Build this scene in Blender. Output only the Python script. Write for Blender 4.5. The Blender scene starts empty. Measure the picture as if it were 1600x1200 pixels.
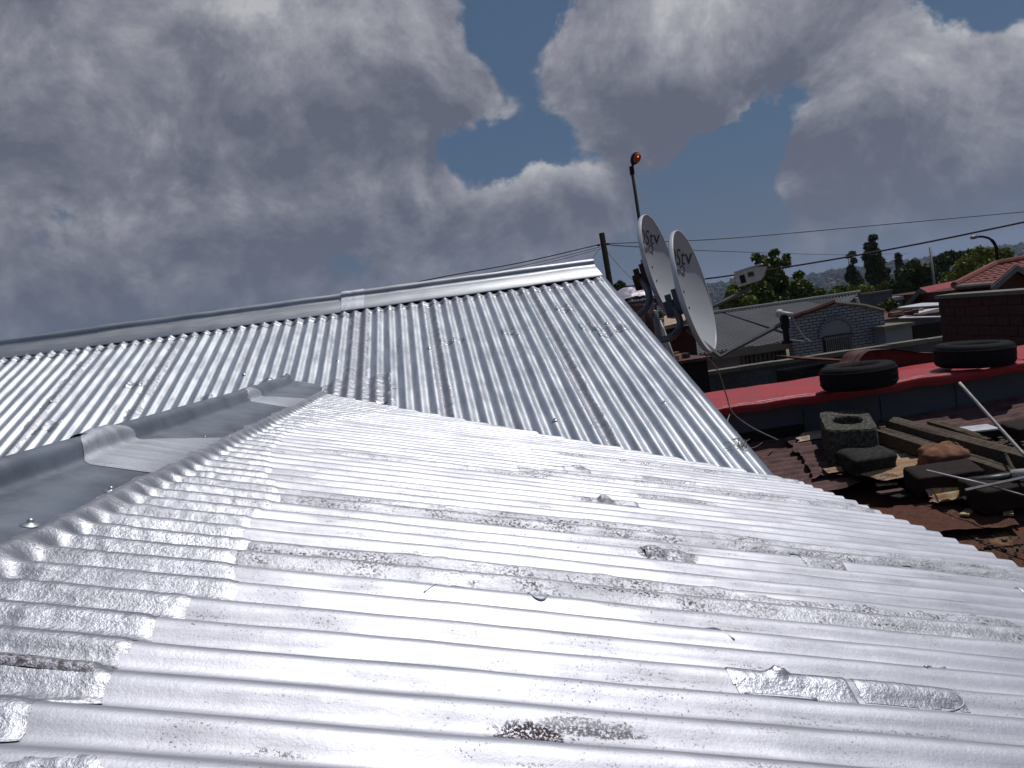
import bpy, math, random
import numpy as np
from mathutils import Vector, Matrix
random.seed(7)
rng = np.random.default_rng(7)
S = bpy.context.scene
COL = S.collection

# ------------------------------------------------------------------ camera
YAW, PITCH, ROLL, FPX = 0.0914, -0.0676, -0.1394, 1286.4
GZ = -3.2                                   # ground level below the phone
def basis():
    f = np.array([math.sin(YAW)*math.cos(PITCH), math.cos(YAW)*math.cos(PITCH), math.sin(PITCH)])
    r0 = np.array([math.cos(YAW), -math.sin(YAW), 0.]); u0 = np.cross(r0, f)
    return math.cos(ROLL)*r0+math.sin(ROLL)*u0, -math.sin(ROLL)*r0+math.cos(ROLL)*u0, f
CR, CU, CF = basis()
def ray(px, py): return CF+(px-800)/FPX*CR+(600-py)/FPX*CU
def aty(px, py, y):                          # the point a distance y away seen at that spot of the photograph
    d = ray(px, py); return d*(y/d[1])
def atz(px, py, z):
    d = ray(px, py); return d*(z/d[2])
cam = bpy.data.cameras.new('camera'); cam.lens = FPX/1600*36; cam.sensor_width = 36
cam.clip_start = 0.02; cam.clip_end = 20000
co = bpy.data.objects.new('camera', cam); COL.objects.link(co); S.camera = co
m = Matrix.Identity(4)
for i in range(3):
    m[i][0] = CR[i]; m[i][1] = CU[i]; m[i][2] = -CF[i]
co.matrix_world = m
S.view_settings.view_transform = 'Standard'; S.view_settings.look = 'None'
S.view_settings.gamma = 1; S.view_settings.use_curve_mapping = False
S.view_settings.exposure = -0.35
S.cycles.max_bounces = 6; S.cycles.volume_bounces = 0

# ------------------------------------------------------------------ sun and sky
SUN = np.array([0.345, 0.17, 0.92]); SUN /= np.linalg.norm(SUN)
sl = bpy.data.lights.new('sun', 'SUN'); sl.energy = 4.0; sl.angle = math.radians(0.55); sl.color = (1, .965, .92)
so = bpy.data.objects.new('sun', sl); COL.objects.link(so)
so.rotation_euler = Vector(SUN).to_track_quat('Z', 'Y').to_euler(); so.location = (10, 10, 30)
W = bpy.data.worlds.new('World'); S.world = W; W.use_nodes = True
nt = W.node_tree; nt.nodes.clear()

class G:
    """small helper to write node graphs"""
    def __init__(s, nt): s.nt = nt
    def n(s, t, **k):
        x = s.nt.nodes.new(t)
        for a, b in k.items():
            if a == 'inp':
                for i, v in b.items():
                    if isinstance(v, bpy.types.NodeSocket): s.nt.links.new(v, x.inputs[i])
                    else: x.inputs[i].default_value = v
            else: setattr(x, a, b)
        return x
    def m(s, op, a, b=0.0, c=None, clamp=False):
        x = s.n('ShaderNodeMath', operation=op, use_clamp=clamp, inp={0: a, 1: b} if c is None else {0: a, 1: b, 2: c})
        return x.outputs[0]
    def v(s, op, a, b=(0, 0, 0), sc=None):
        x = s.n('ShaderNodeVectorMath', operation=op, inp={0: a, 1: b})
        if sc is not None: x.inputs[3].default_value = sc
        return x
    def noise(s, vec, scale, detail=2, rough=.5, dist=0, lac=2.0):
        x = s.n('ShaderNodeTexNoise', inp={'Vector': vec, 'Scale': scale, 'Detail': detail, 'Roughness': rough, 'Distortion': dist, 'Lacunarity': lac})
        return x.outputs['Fac']
    def ramp(s, fac, stops, interp='LINEAR'):
        x = s.n('ShaderNodeValToRGB', inp={0: fac}); r = x.color_ramp; r.interpolation = interp
        while len(r.elements) < len(stops): r.elements.new(.5)
        for e, (p, c) in zip(r.elements, stops):
            e.position = p; e.color = (c, c, c, 1) if isinstance(c, (int, float)) else (*c[:3], 1)
        return x.outputs[0]
    def mix(s, f, a, b, blend='MIX'):
        x = s.n('ShaderNodeMix', data_type='RGBA', blend_type=blend)
        for i, v in ((0, f), (6, a), (7, b)):
            if isinstance(v, bpy.types.NodeSocket): s.nt.links.new(v, x.inputs[i])
            else: x.inputs[i].default_value = (*v, 1) if isinstance(v, tuple) and len(v) == 3 else v
        return x.outputs[2]
    def smooth(s, v, a, b, lo=0., hi=1.):
        x = s.n('ShaderNodeMapRange', interpolation_type='SMOOTHSTEP', inp={0: v, 1: a, 2: b, 3: lo, 4: hi})
        return x.outputs[0]

g = G(nt)
tc = g.n('ShaderNodeTexCoord').outputs['Generated']
D = g.v('NORMALIZE', tc).outputs[0]
sky = g.n('ShaderNodeTexSky', sky_type='NISHITA', sun_disc=False, sun_elevation=math.asin(SUN[2]),
          sun_rotation=math.atan2(SUN[0], SUN[1]), altitude=1500, air_density=1.0, dust_density=1.0, ozone_density=1.2)
# cumulus in the directions where they stand (positive) and the gaps between them (negative)
blobs = []
def blob(px, py, r, w):
    d = ray(px, py); d = d/np.linalg.norm(d); blobs.append((d, r/FPX, w))
for a in [(90,90,190,.9),(300,60,190,1),(520,70,170,1.1),(660,40,95,.9),(420,170,150,1),(600,190,110,.9),(735,165,62,1.1),(120,220,160,.9),(300,290,120,.7),(640,130,90,.8),
          (470,300,110,.75),(560,330,100,.8),(655,290,60,1.0),(700,340,70,.9),(600,410,100,.5),(400,360,110,.6),(250,430,150,.75),(60,430,110,.75),(450,450,100,.5),(180,510,90,.5),
          (960,70,120,1.1),(1100,60,150,1.1),(1250,60,150,1.1),(1370,60,80,.9),(920,140,75,1.0),(1040,170,100,1.0),(1160,130,110,.8),(970,200,50,.8),
          (1560,160,120,1.1),(1430,190,100,1.1),(1310,220,95,1.1),(1230,220,50,.9),(1360,150,60,.6),(1540,240,110,.7),(1620,90,80,.8),
          (800,310,45,.8),(850,305,50,.95),(905,320,60,.9),(955,300,45,.9),(1035,330,50,.6),(1250,335,50,.5),(1340,300,55,.75),(1480,320,80,.5),(1580,300,70,.5),
          (805,50,75,-1.1),(770,-40,70,-.8),(860,20,45,-.7),(770,250,75,-1.3),(850,220,60,-1.1),(690,222,40,-.8),(930,262,50,-.8),(1080,270,90,-1.2),(1180,290,80,-.8),(1185,205,50,-1.9),(1225,160,38,-1.5),(1290,130,36,-1.1),(1145,240,55,-1.2),
          (105,352,60,-1.6),(190,-5,50,-.9),(550,395,55,-1.2),(470,400,60,-.5),(330,400,60,-.4),(1490,30,70,-1.8),(1590,10,50,-.9),(1255,175,40,-.6),(1130,350,90,-.4),(1420,275,60,-.5),(760,380,90,.25),(700,420,120,.6),(860,380,110,.5),(1060,380,120,.3)]:
    blob(*a)
Dz = g.n('ShaderNodeSeparateXYZ', inp={0: D}).outputs[2]
wob = g.n('ShaderNodeTexNoise', inp={'Vector': D, 'Scale': 9.0, 'Detail': 6.0, 'Roughness': .62}).outputs['Color']
Db = g.v('NORMALIZE', g.v('ADD', D, g.v('SCALE', g.v('SUBTRACT', wob, (.5, .5, .5)).outputs[0], sc=.09).outputs[0]).outputs[0]).outputs[0]
acc = s1 = s2 = 0.0
for d, r, w in blobs:
    dot = g.v('DOT_PRODUCT', Db, tuple(d)).outputs['Value']
    e = g.m('EXPONENT', g.m('MULTIPLY_ADD', dot, 2.0/(r*r), -2.0/(r*r)))
    acc = g.m('MULTIPLY_ADD', e, w, acc)
    if w > 0: s1 = g.m('MULTIPLY_ADD', e, w/r, s1); s2 = g.m('MULTIPLY_ADD', e, w*float(d[2])/r, s2)
up = g.m('SUBTRACT', g.m('MULTIPLY', s1, Dz), s2)          # height inside the cloud: lit tops, dull bases
acc = g.m('MAXIMUM', g.m('MINIMUM', acc, 1.1), -1.2)
Dst = g.v('MULTIPLY', D, (1, 1, 1.1)).outputs[0]
nz = g.noise(Dst, 6.0, 14, .64, .3)
nz2 = g.noise(g.v('ADD', Dst, (.012, .006, .035)).outputs[0], 6.0, 10, .64, .3)
big = g.noise(Dst, 2.1, 2, .5)
den = g.m('MULTIPLY_ADD', acc, .40, g.m('MULTIPLY_ADD', g.m('SUBTRACT', nz, .5), 1.35, g.m('MULTIPLY', g.m('SUBTRACT', big, .5), .4)))
cover = g.smooth(den, .0, .22)
core = g.smooth(den, .10, .80)
relief = g.m('MULTIPLY', g.m('SUBTRACT', nz, nz2), 2.0)
k = g.m('ADD', g.m('MULTIPLY_ADD', up, .34, .46), g.m('ADD', relief, g.m('MULTIPLY_ADD', core, -.30, g.m('MULTIPLY', g.m('SUBTRACT', nz, .5), 1.6))), clamp=True)
cloud = g.ramp(k, [(0, (.150, .162, .215)), (.28, (.225, .235, .290)), (.52, (.325, .332, .385)), (.78, (.450, .455, .50)), (1, (.60, .605, .64))])
skyc = g.v('SCALE', sky.outputs[0], sc=.050).outputs[0]
blue = g.mix(.75, skyc, (.082, .150, .260))
hz = g.mix(g.smooth(Dz, .22, .0, 0, .7), blue, (.130, .155, .212))
full = g.mix(g.m('MULTIPLY', cover, g.smooth(Dz, .0, .10, .3, .97)), hz, cloud)
full = g.mix(g.smooth(Dz, .12, .0, 0, .5), full, (.135, .150, .200))
bg = g.n('ShaderNodeBackground', inp={0: full, 1: 1.0})
g.nt.links.new(bg.outputs[0], g.n('ShaderNodeOutputWorld').inputs[0])
W.cycles.sampling_method = 'MANUAL'; W.cycles.sample_map_resolution = 512

# ------------------------------------------------------------------ object helpers
def tag(o, label=None, cat=None, group=None, kind=None):
    if label: o['label'] = label
    if cat: o['category'] = cat
    if group: o['group'] = group
    if kind: o['kind'] = kind
    return o
BASE = {}
def base_of(o): return BASE.get(o.name, np.zeros(3))
def empty(name, loc, label, cat, group=None):
    o = bpy.data.objects.new(name, None); COL.objects.link(o); o.location = tuple(loc)
    o.empty_display_size = .2
    BASE[o.name] = np.array(loc, float); return tag(o, label, cat, group)
def obj(name, V, Fc, mt, parent=None, smooth=False, origin=None):
    """mesh from world-space vertices; its origin lies at its parent's (or at origin)"""
    b = base_of(parent) if parent is not None else (np.zeros(3) if origin is None else np.array(origin, float))
    V = np.asarray(V, float)-b
    me = bpy.data.meshes.new(name); me.from_pydata([tuple(v) for v in V], [], [tuple(f) for f in Fc]) if not isinstance(Fc, np.ndarray) else fastmesh(me, V, Fc)
    if smooth: me.shade_smooth()
    if mt is not None: me.materials.append(mt)
    o = bpy.data.objects.new(name, me); COL.objects.link(o)
    if parent is not None: o.parent = parent; BASE[o.name] = b
    else: o.location = tuple(b); BASE[o.name] = b
    return o
def fastmesh(me, V, Fc):
    Fc = np.asarray(Fc, np.int32); nf, k = Fc.shape
    me.vertices.add(len(V)); me.vertices.foreach_set('co', V.astype(np.float32).ravel())
    me.loops.add(nf*k); me.loops.foreach_set('vertex_index', Fc.ravel())
    me.polygons.add(nf); me.polygons.foreach_set('loop_start', np.arange(0, nf*k, k, dtype=np.int32))
    me.update(calc_edges=True); me.validate()
class MB:
    def __init__(s): s.V = []; s.F = []
    def add(s, V, Fc):
        n = len(s.V); s.V += [tuple(v) for v in V]; s.F += [tuple(i+n for i in f) for f in Fc]; return s
    def box(s, c, size, rz=0, ax=None):
        c = np.array(c, float); hx, hy, hz = np.array(size)/2
        if ax is None: ax = (np.array([math.cos(rz), math.sin(rz), 0]), np.array([-math.sin(rz), math.cos(rz), 0]), np.array([0, 0, 1.]))
        V = [c+sx*hx*ax[0]+sy*hy*ax[1]+sz*hz*ax[2] for sz in (-1, 1) for sx, sy in ((-1, -1), (1, -1), (1, 1), (-1, 1))]
        return s.add(V, [(3, 2, 1, 0), (4, 5, 6, 7), (0, 1, 5, 4), (1, 2, 6, 5), (2, 3, 7, 6), (3, 0, 4, 7)])
    def hexa(s, P8): # bottom 4, top 4
        return s.add(P8, [(3, 2, 1, 0), (4, 5, 6, 7), (0, 1, 5, 4), (1, 2, 6, 5), (2, 3, 7, 6), (3, 0, 4, 7)])
    def tube(s, path, r, n=8, cap=True):
        P = [np.array(p, float) for p in path]; m_ = len(P)
        R = r if isinstance(r, (list, tuple)) else [r]*m_
        t0 = P[1]-P[0]; t0 /= np.linalg.norm(t0)
        a = np.cross(t0, [0, 0, 1.]);
        if np.linalg.norm(a) < .1: a = np.cross(t0, [1., 0, 0])
        a /= np.linalg.norm(a); V = []
        for i in range(m_):
            t = (P[min(i+1, m_-1)]-P[max(i-1, 0)]); t /= np.linalg.norm(t)
            a = a-t*(a@t); a /= np.linalg.norm(a); b = np.cross(t, a)
            for j in range(n):
                th = 2*math.pi*j/n; V.append(P[i]+R[i]*(math.cos(th)*a+math.sin(th)*b))
        Fc = [(i*n+j, i*n+(j+1) % n, (i+1)*n+(j+1) % n, (i+1)*n+j) for i in range(m_-1) for j in range(n)]
        if cap: Fc += [tuple(range(n))[::-1], tuple((m_-1)*n+j for j in range(n))]
        return s.add(V, Fc)
    def lathe(s, prof, c, axis=(0, 0, 1), n=16, close=False):
        ax = np.array(axis, float); ax /= np.linalg.norm(ax)
        a = np.cross(ax, [0, 0, 1.]);
        if np.linalg.norm(a) < .1: a = np.cross(ax, [0, 1., 0])
        a /= np.linalg.norm(a); b = np.cross(ax, a); V = []
        for r, h in prof:
            for j in range(n):
                th = 2*math.pi*j/n; V.append(np.array(c)+ax*h+r*(math.cos(th)*a+math.sin(th)*b))
        k = len(prof)
        rr = range(k if close else k-1)
        return s.add(V, [(i*n+j, i*n+(j+1) % n, ((i+1) % k)*n+(j+1) % n, ((i+1) % k)*n+j) for i in rr for j in range(n)])
    def prism(s, poly, d): # polygon of 3-D points extruded by vector d
        P = [np.array(p, float) for p in poly]; n = len(P); d = np.array(d, float)
        return s.add(P+[p+d for p in P], [tuple(range(n))[::-1], tuple(range(n, 2*n))]+[(i, (i+1) % n, n+(i+1) % n, n+i) for i in range(n)])
    def obj(s, name, mt, parent=None, smooth=False, origin=None): return obj(name, s.V, s.F, mt, parent, smooth, origin)
# value noise in numpy, for real relief
_T = rng.random((256, 256))
def vn(x, y):
    x = np.asarray(x, float); y = np.asarray(y, float)
    xi = np.floor(x).astype(int); yi = np.floor(y).astype(int); fx = x-xi; fy = y-yi
    fx = fx*fx*(3-2*fx); fy = fy*fy*(3-2*fy)
    t = lambda a, b: _T[a & 255, b & 255]
    return (t(xi, yi)*(1-fx)+t(xi+1, yi)*fx)*(1-fy)+(t(xi, yi+1)*(1-fx)+t(xi+1, yi+1)*fx)*fy-.5
def fbm(x, y, o=4, g_=.55):
    s_ = 0; a = 1
    for i in range(o): s_ = s_+a*vn(x*2**i+17.3*i, y*2**i+5.1*i); a *= g_
    return s_
def grid(nx, ny): # quad faces of an nx by ny vertex grid (row major in x)
    i, j = np.meshgrid(np.arange(nx-1), np.arange(ny-1), indexing='ij'); a = (i*ny+j).ravel()
    return np.stack([a, a+ny, a+ny+1, a+1], 1)
def sstep(v, a, b): t = np.clip((v-a)/(b-a), 0, 1); return t*t*(3-2*t)
def catmull(P, n=8):
    P = [np.array(p, float) for p in P]; Q = [2*P[0]-P[1]]+P+[2*P[-1]-P[-2]]; out = []
    for i in range(1, len(Q)-2):
        for k_ in range(n):
            t = k_/n
            out.append(.5*((2*Q[i])+(-Q[i-1]+Q[i+1])*t+(2*Q[i-1]-5*Q[i]+4*Q[i+1]-Q[i+2])*t*t+(-Q[i-1]+3*Q[i]-3*Q[i+1]+Q[i+2])*t**3))
    return out+[P[-1]]

# ------------------------------------------------------------------ materials
def newmat(name):
    mt = bpy.data.materials.new(name); mt.use_nodes = True; mt.node_tree.nodes.clear()
    G_ = G(mt.node_tree); b = G_.n('ShaderNodeBsdfPrincipled'); o = G_.n('ShaderNodeOutputMaterial')
    mt.node_tree.links.new(b.outputs[0], o.inputs[0]); pos = G_.n('ShaderNodeTexCoord').outputs['Object']
    return mt, G_, b, pos
def sset(G_, b, **k):
    for n_, v in k.items():
        n_ = n_.replace('_', ' ')
        if isinstance(v, bpy.types.NodeSocket): G_.nt.links.new(v, b.inputs[n_])
        else: b.inputs[n_].default_value = (*v, 1) if isinstance(v, tuple) and len(v) == 3 else v
def bump(G_, h, strength, dist):
    return G_.n('ShaderNodeBump', inp={'Strength': strength, 'Distance': dist, 'Height': h}).outputs[0]
def plain(name, stops, scale=8, rough=.8, metal=0., bs=.5, bd=.004, bscale=None, stretch=(1, 1, 1), detail=6, spec=.3, grit=.25):
    mt, G_, b, pos = newmat(name)
    v = G_.v('MULTIPLY', pos, stretch).outputs[0]
    n1 = G_.noise(v, scale, detail, .6); n2 = G_.noise(v, bscale or scale*9, 4, .65)
    f = G_.m('MULTIPLY_ADD', G_.m('SUBTRACT', n2, .5), grit*2, n1)
    c = G_.ramp(f, [(.30+.4*i/(max(len(stops)-1, 1)), s_) for i, s_ in enumerate(stops)])
    sset(G_, b, Base_Color=c, Roughness=G_.smooth(n2, .3, .7, max(rough-.12, .05), min(rough+.1, 1)), Metallic=metal, Normal=bump(G_, n2, bs, bd))
    b.inputs['Specular IOR Level'].default_value = spec
    return mt
def alu(name, col=(.46, .475, .51), rough=.33, speck=0., brush=1., stains=None, seed=0.0, dirt=.25, run=(.6, 7, 1), vary=.5):
    mt, G_, b, pos = newmat(name)
    p_ = G_.v('ADD', pos, (seed, seed*2.3, 0)).outputs[0]
    cell = G_.n('ShaderNodeTexNoise', inp={'Vector': p_, 'Scale': 210.0 if brush > 1.5 else 330.0, 'Detail': 4.0, 'Roughness': .65}).outputs['Fac']
    mid = G_.noise(p_, 42, 5, .65); low = G_.noise(p_, 5, 5, .62); st = G_.noise(G_.v('MULTIPLY', p_, run).outputs[0], 6, 5, .65)
    h = G_.m('ADD', G_.m('MULTIPLY', cell, .35*brush), G_.m('MULTIPLY', mid, .8))
    # thin places and dirt: shape of their own, small
    pit = G_.m('MULTIPLY', G_.smooth(cell, .40-.14*speck, .34-.14*speck), G_.smooth(low, .47, .60))
    wear = G_.m('MULTIPLY', G_.smooth(st, .58, .68), G_.smooth(cell, .50, .42))
    f = G_.m('MAXIMUM', G_.m('MULTIPLY', pit, .8), G_.m('MULTIPLY', wear, dirt*2.0), clamp=True)
    if speck > 0:
        sp = G_.m('MULTIPLY', G_.smooth(cell, .53, .42), G_.smooth(G_.noise(p_, 9, 6, .75), .60-.3*speck, .80-.2*speck))
        f = G_.m('MAXIMUM', f, G_.m('MULTIPLY', sp, min(1, .5+.5*speck)))
    if stains:
        P3 = G_.n('ShaderNodeSeparateXYZ', inp={0: pos})
        for (x, y, rx, ry, amt) in stains:
            dx = G_.m('DIVIDE', G_.m('SUBTRACT', P3.outputs[0], x), rx); dy = G_.m('DIVIDE', G_.m('SUBTRACT', P3.outputs[1], y-3.0), ry)
            r2 = G_.m('ADD', G_.m('MULTIPLY', dx, dx), G_.m('MULTIPLY', dy, dy))
            inside = G_.smooth(G_.m('ADD', r2, G_.m('MULTIPLY', G_.m('SUBTRACT', mid, .5), 3.2)), 1.1, .55)
            f = G_.m('MAXIMUM', f, G_.m('MULTIPLY', G_.m('MULTIPLY', inside, amt), G_.smooth(cell, .60, .46)))
    c1 = G_.mix(G_.smooth(low, .3, .7, 0, .5), col, tuple(x*.86 for x in col))
    c1 = G_.mix(G_.smooth(st, .42, .62, 0, vary), c1, tuple(x*.62 for x in col))
    c = G_.mix(f, c1, (.050, .028, .028))
    sset(G_, b, Base_Color=c, Metallic=G_.smooth(f, 0, 1, .92, .1), Roughness=G_.m('ADD', G_.smooth(low, .3, .7, rough-.04, rough+.07), G_.m('MULTIPLY', f, .3)), Normal=bump(G_, h, min(1, .38*brush), .0012 if brush < 1.5 else .0022))
    return mt
M = {}
M['alu'] = alu('aluminium_paint_smooth', rough=.56, col=(.475, .485, .54), brush=1.15, stains=[(.040, .772, .048, .017, 1), (.165, .752, .050, .010, 1), (.10, .784, .06, .005, .6), (.10, .79, .05, .008, .35), (-.29, .905, .05, .008, .5), (-.12, .90, .04, .006, .4),
      (.24, .975, .05, .006, .4), (.60, .90, .06, .008, .5), (.35, 1.28, .10, .02, .7), (.55, 1.30, .10, .02, .8), (.40, 1.56, .06, .02, .7), (.62, .82, .06, .008, .4), (.38, 2.09, .05, .03, .7), (.33, 2.66, .10, .03, .7), (.7, 2.64, .12, .03, .5), (.62, 2.25, .12, .03, .5)])
M['alu_main'] = alu('aluminium_paint_weathered', rough=.41, brush=.9, seed=3.1, dirt=.5, col=(.64, .67, .725), run=(7, .5, 1), vary=.6)
M['alu_cap'] = alu('aluminium_flashing', col=(.27, .30, .35), rough=.48, brush=.8, seed=9, dirt=.15, vary=.6, run=(1.6, 1.1, 1))
M['band'] = alu('painted_bandage', col=(.50, .52, .57), rough=.58, brush=2.4, speck=.1, seed=2, dirt=.1)
M['membrane_worn'] = alu('bare_mesh_membrane', rough=.55, brush=2.4, speck=1.0, seed=4.4, dirt=.6, col=(.36, .36, .40))
M['alu_cap2'] = alu('aluminium_flashing_bright', col=(.46, .475, .51), rough=.48, brush=.6, seed=9, dirt=.1)
M['membrane'] = alu('painted_fabric_membrane', rough=.46, brush=1.8, speck=.2, seed=1.3, dirt=.25, col=(.40, .412, .46))
M['membrane_dark'] = alu('worn_fabric_membrane', rough=.55, brush=1.9, speck=.62, seed=5.3, dirt=.45, col=(.43, .44, .485))
M['bolt'] = alu('painted_bolt', rough=.42, brush=.2, dirt=0)
M['steel'] = plain('grey_steel', [(.10, .105, .11), (.17, .175, .18), (.13, .13, .135)], 30, .5, .5, .2, .001)
M['dark_steel'] = plain('dark_painted_steel', [(.010, .010, .013), (.022, .021, .023)], 40, .7, .0, .3, .001, spec=.06)
M['rust_steel'] = plain('rusted_bracket', [(.035, .02, .015), (.10, .05, .03), (.05, .045, .045)], 60, .8, .2, .4, .001)
M['dish'] = plain('dish_enamel', [(.36, .375, .40), (.42, .435, .455)], 3, .45, 0, .05, .0003, 60, grit=.05)
M['dish_rim'] = plain('dish_rim_enamel', [(.40, .41, .43), (.46, .47, .49)], 12, .4, 0, .05, .0003, 60)
M['ink'] = plain('dark_print', [(.02, .02, .03), (.035, .035, .045)], 80, .5)
M['plastic'] = plain('weathered_white_plastic', [(.34, .33, .31), (.50, .49, .47)], 25, .45, 0, .2, .0006)
M['rust'] = plain('rusty_sheet', [(.035, .016, .016), (.075, .035, .034), (.12, .065, .065), (.085, .035, .025)], 7, .85, 0, .6, .0015, 160, (1, 2.2, 1))
M['rust_mixed'] = plain('rusty_sheet_old_paint', [(.13, .045, .02), (.05, .022, .02), (.36, .27, .17), (.30, .12, .05), (.44, .40, .32)], 9, .85, 0, .6, .0015, 150, (.8, 3.0, 1))
M['rust_pale'] = plain('pale_sheet_rust_spots', [(.44, .40, .32), (.38, .35, .30), (.30, .13, .06), (.42, .39, .33)], 14, .8, 0, .5, .001, 150)
M['rust_yellow'] = plain('yellowed_sheet', [(.30, .31, .34), (.40, .30, .12), (.24, .11, .06), (.36, .37, .40)], 20, .8, 0, .4, .001, 150)
M['rust_flat'] = plain('rusted_flat_iron', [(.028, .010, .010), (.055, .016, .014), (.10, .036, .018), (.04, .013, .012), (.20, .11, .055)], 4.5, .9, 0, .8, .002, 120)
M['red'] = plain('red_painted_roof', [(.24, .024, .030), (.35, .034, .042), (.29, .030, .036), (.20, .06, .065)], 3, .55, 0, .25, .001, 90, grit=.1)
M['lip_highlight'] = plain('pale_worn_highlight', [(.42, .24, .25), (.60, .50, .50)], 30, .5)
M['shed_wall'] = plain('blue_grey_sheeting', [(.080, .086, .105), (.11, .116, .138), (.088, .093, .113)], 3, .8, 0, .2, .001, 60)
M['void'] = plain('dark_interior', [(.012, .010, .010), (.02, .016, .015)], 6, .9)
M['rubber'] = plain('tyre_rubber', [(.010, .010, .012), (.018, .018, .020)], 30, .75, 0, .4, .001, spec=.06)
M['breeze'] = plain('coarse_concrete', [(.018, .017, .014), (.060, .058, .048), (.16, .155, .13)], 45, .95, 0, 1.0, .006, 170)
M['stone'] = plain('dark_weathered_stone', [(.008, .008, .009), (.020, .018, .018), (.045, .041, .041)], 30, .95, 0, 1.0, .004, 160)
M['boulder'] = plain('red_sandstone', [(.085, .032, .020), (.17, .075, .042), (.24, .14, .085)], 14, .9, 0, .8, .003, 130)
M['darkbrick'] = plain('sooty_brick', [(.008, .005, .005), (.020, .011, .010), (.012, .009, .009)], 22, .95, 0, .8, .003, 150)
M['timber'] = plain('weathered_timber', [(.018, .013, .010), (.058, .043, .030), (.11, .085, .06), (.034, .025, .018)], 5, .9, 0, .9, .003, 30, (1.2, 14, 14))
M['concrete'] = plain('aged_concrete', [(.075, .075, .082), (.11, .11, .118), (.055, .055, .064)], 1.3, .9, 0, .5, .004, 30)
M['coping'] = plain('pale_coping', [(.12, .11, .095), (.19, .175, .15)], 3, .9, 0, .5, .003, 60)
M['plaster'] = plain('grey_plaster', [(.17, .18, .21), (.22, .23, .26)], 1.2, .9, 0, .3, .003, 50)
M['plaster_dark'] = plain('dull_blue_plaster', [(.19, .20, .24), (.23, .24, .28)], 1.2, .9, 0, .3, .003, 50)
M['roof_grey'] = plain('grey_zinc_roof', [(.085, .088, .10), (.115, .118, .13)], 1.4, .75, .0, .2, .002, 20)
M['tile'] = plain('red_roof_tile', [(.13, .040, .036), (.19, .062, .054), (.10, .034, .032)], 2.5, .85, 0, .4, .003, 30)
M['red_roof2'] = plain('faded_red_sheet_roof', [(.26, .055, .062), (.33, .075, .082)], 1.5, .7, 0, .2, .003, 20)
M['redbrick'] = plain('red_face_brick', [(.050, .017, .015), (.085, .028, .023), (.038, .015, .015)], 6, .9, 0, .6, .003, 60)
M['mortar'] = plain('dark_mortar', [(.03, .026, .026), (.05, .042, .04)], 20, .95)
M['wood_pole'] = plain('creosoted_pole', [(.006, .005, .005), (.014, .011, .009)], 12, .85, 0, .6, .003, 60, (6, 6, .8), spec=.06)
M['cable'] = plain('black_cable', [(.010, .010, .012), (.02, .02, .022)], 50, .6)
M['wire_pale'] = plain('pale_wire', [(.22, .20, .19), (.34, .31, .29)], 50, .6)
M['white_sheet'] = plain('bare_zinc_sheet', [(.42, .43, .47), (.55, .56, .60)], 2, .5, .2, .2, .002, 30)
M['glass'] = plain('window_glass', [(.015, .018, .025), (.03, .035, .045)], 4, .15, 0, 0, .001, spec=.5)
M['gate'] = plain('grey_bars', [(.10, .105, .115), (.16, .165, .175)], 9, .6, .2)
M['bark'] = plain('bark', [(.045, .035, .027), (.09, .07, .055)], 9, .95, 0, .8, .02, 30)
def leafmat(name, a, b_, c):
    mt, G_, b, pos = newmat(name)
    n1 = G_.noise(pos, .9, 4, .6); n2 = G_.noise(pos, 14, 3, .6)
    f = G_.m('ADD', G_.m('MULTIPLY', n1, .55), G_.m('MULTIPLY', n2, .45))
    sset(G_, b, Base_Color=G_.ramp(f, [(.35, a), (.5, b_), (.66, c)]), Roughness=.65)
    b.inputs['Specular IOR Level'].default_value = .2
    return mt
M['leaf_dark'] = leafmat('leaf_dark', (.026, .042, .014), (.050, .078, .024), (.10, .13, .04))
M['leaf_mid'] = leafmat('leaf_mid', (.040, .064, .016), (.080, .115, .026), (.14, .17, .04))
M['leaf_yellow'] = leafmat('leaf_yellow', (.08, .10, .018), (.15, .17, .03), (.24, .24, .045))
M['leaf_poplar'] = leafmat('leaf_poplar', (.022, .034, .014), (.040, .056, .020), (.085, .085, .035))
def lampmat(name, col, st):
    mt, G_, b, pos = newmat(name); sset(G_, b, Base_Color=col, Roughness=.25, Emission_Color=col, Emission_Strength=st); return mt
M['lamp_bulb'] = lampmat('lit_amber_bulb', (1.0, .16, .03), 1.8)
M['lamp_bowl'] = plain('amber_bowl', [(.30, .055, .025), (.38, .08, .03)], 20, .3)

# ------------------------------------------------------------------ our house: a main roof and a wing
TA, Y0, H, TB, X1, H2, XV, XE = 0.3848, 5.9202, 0.3594, 0.276, -1.2953, -0.0128, 1.2393, 1.3418
PT = 0.0762; AMP = .0088; YC = 0.743-.012
XR = -0.795; PL = .007
zw0 = lambda x: H2-TB*(x-X1)-PL
zm0 = lambda y: H-TA*(Y0-y)-PL
def dents(x, y): return .004*fbm(x*2.2+3, y*2.2, 3)+.0012*fbm(x*11, y*11+7, 2)
def zwing(x, y, amp=1.0): return zw0(x)+AMP*amp*np.cos(2*np.pi*(y-YC)/PT)+dents(x, y)
def zmain(x, y, amp=1.0): return zm0(y)+AMP*amp*np.cos(2*np.pi*(x-XV+.030)/PT)+dents(x+9, y)
def yvalley(x): # where the wing's plane meets the main roof's crests
    return Y0-(H-PL+AMP+.001-(zw0(x)))/TA
house = empty('house', (0.0, 3.0, GZ), 'house with silver painted corrugated iron roofs filling the foreground', 'house')
SEAM = [-27, -19, -11, -3, 1.3, 7, 13.2, 19.2, 25.2, 32, 39, 46, 53.5]
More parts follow.
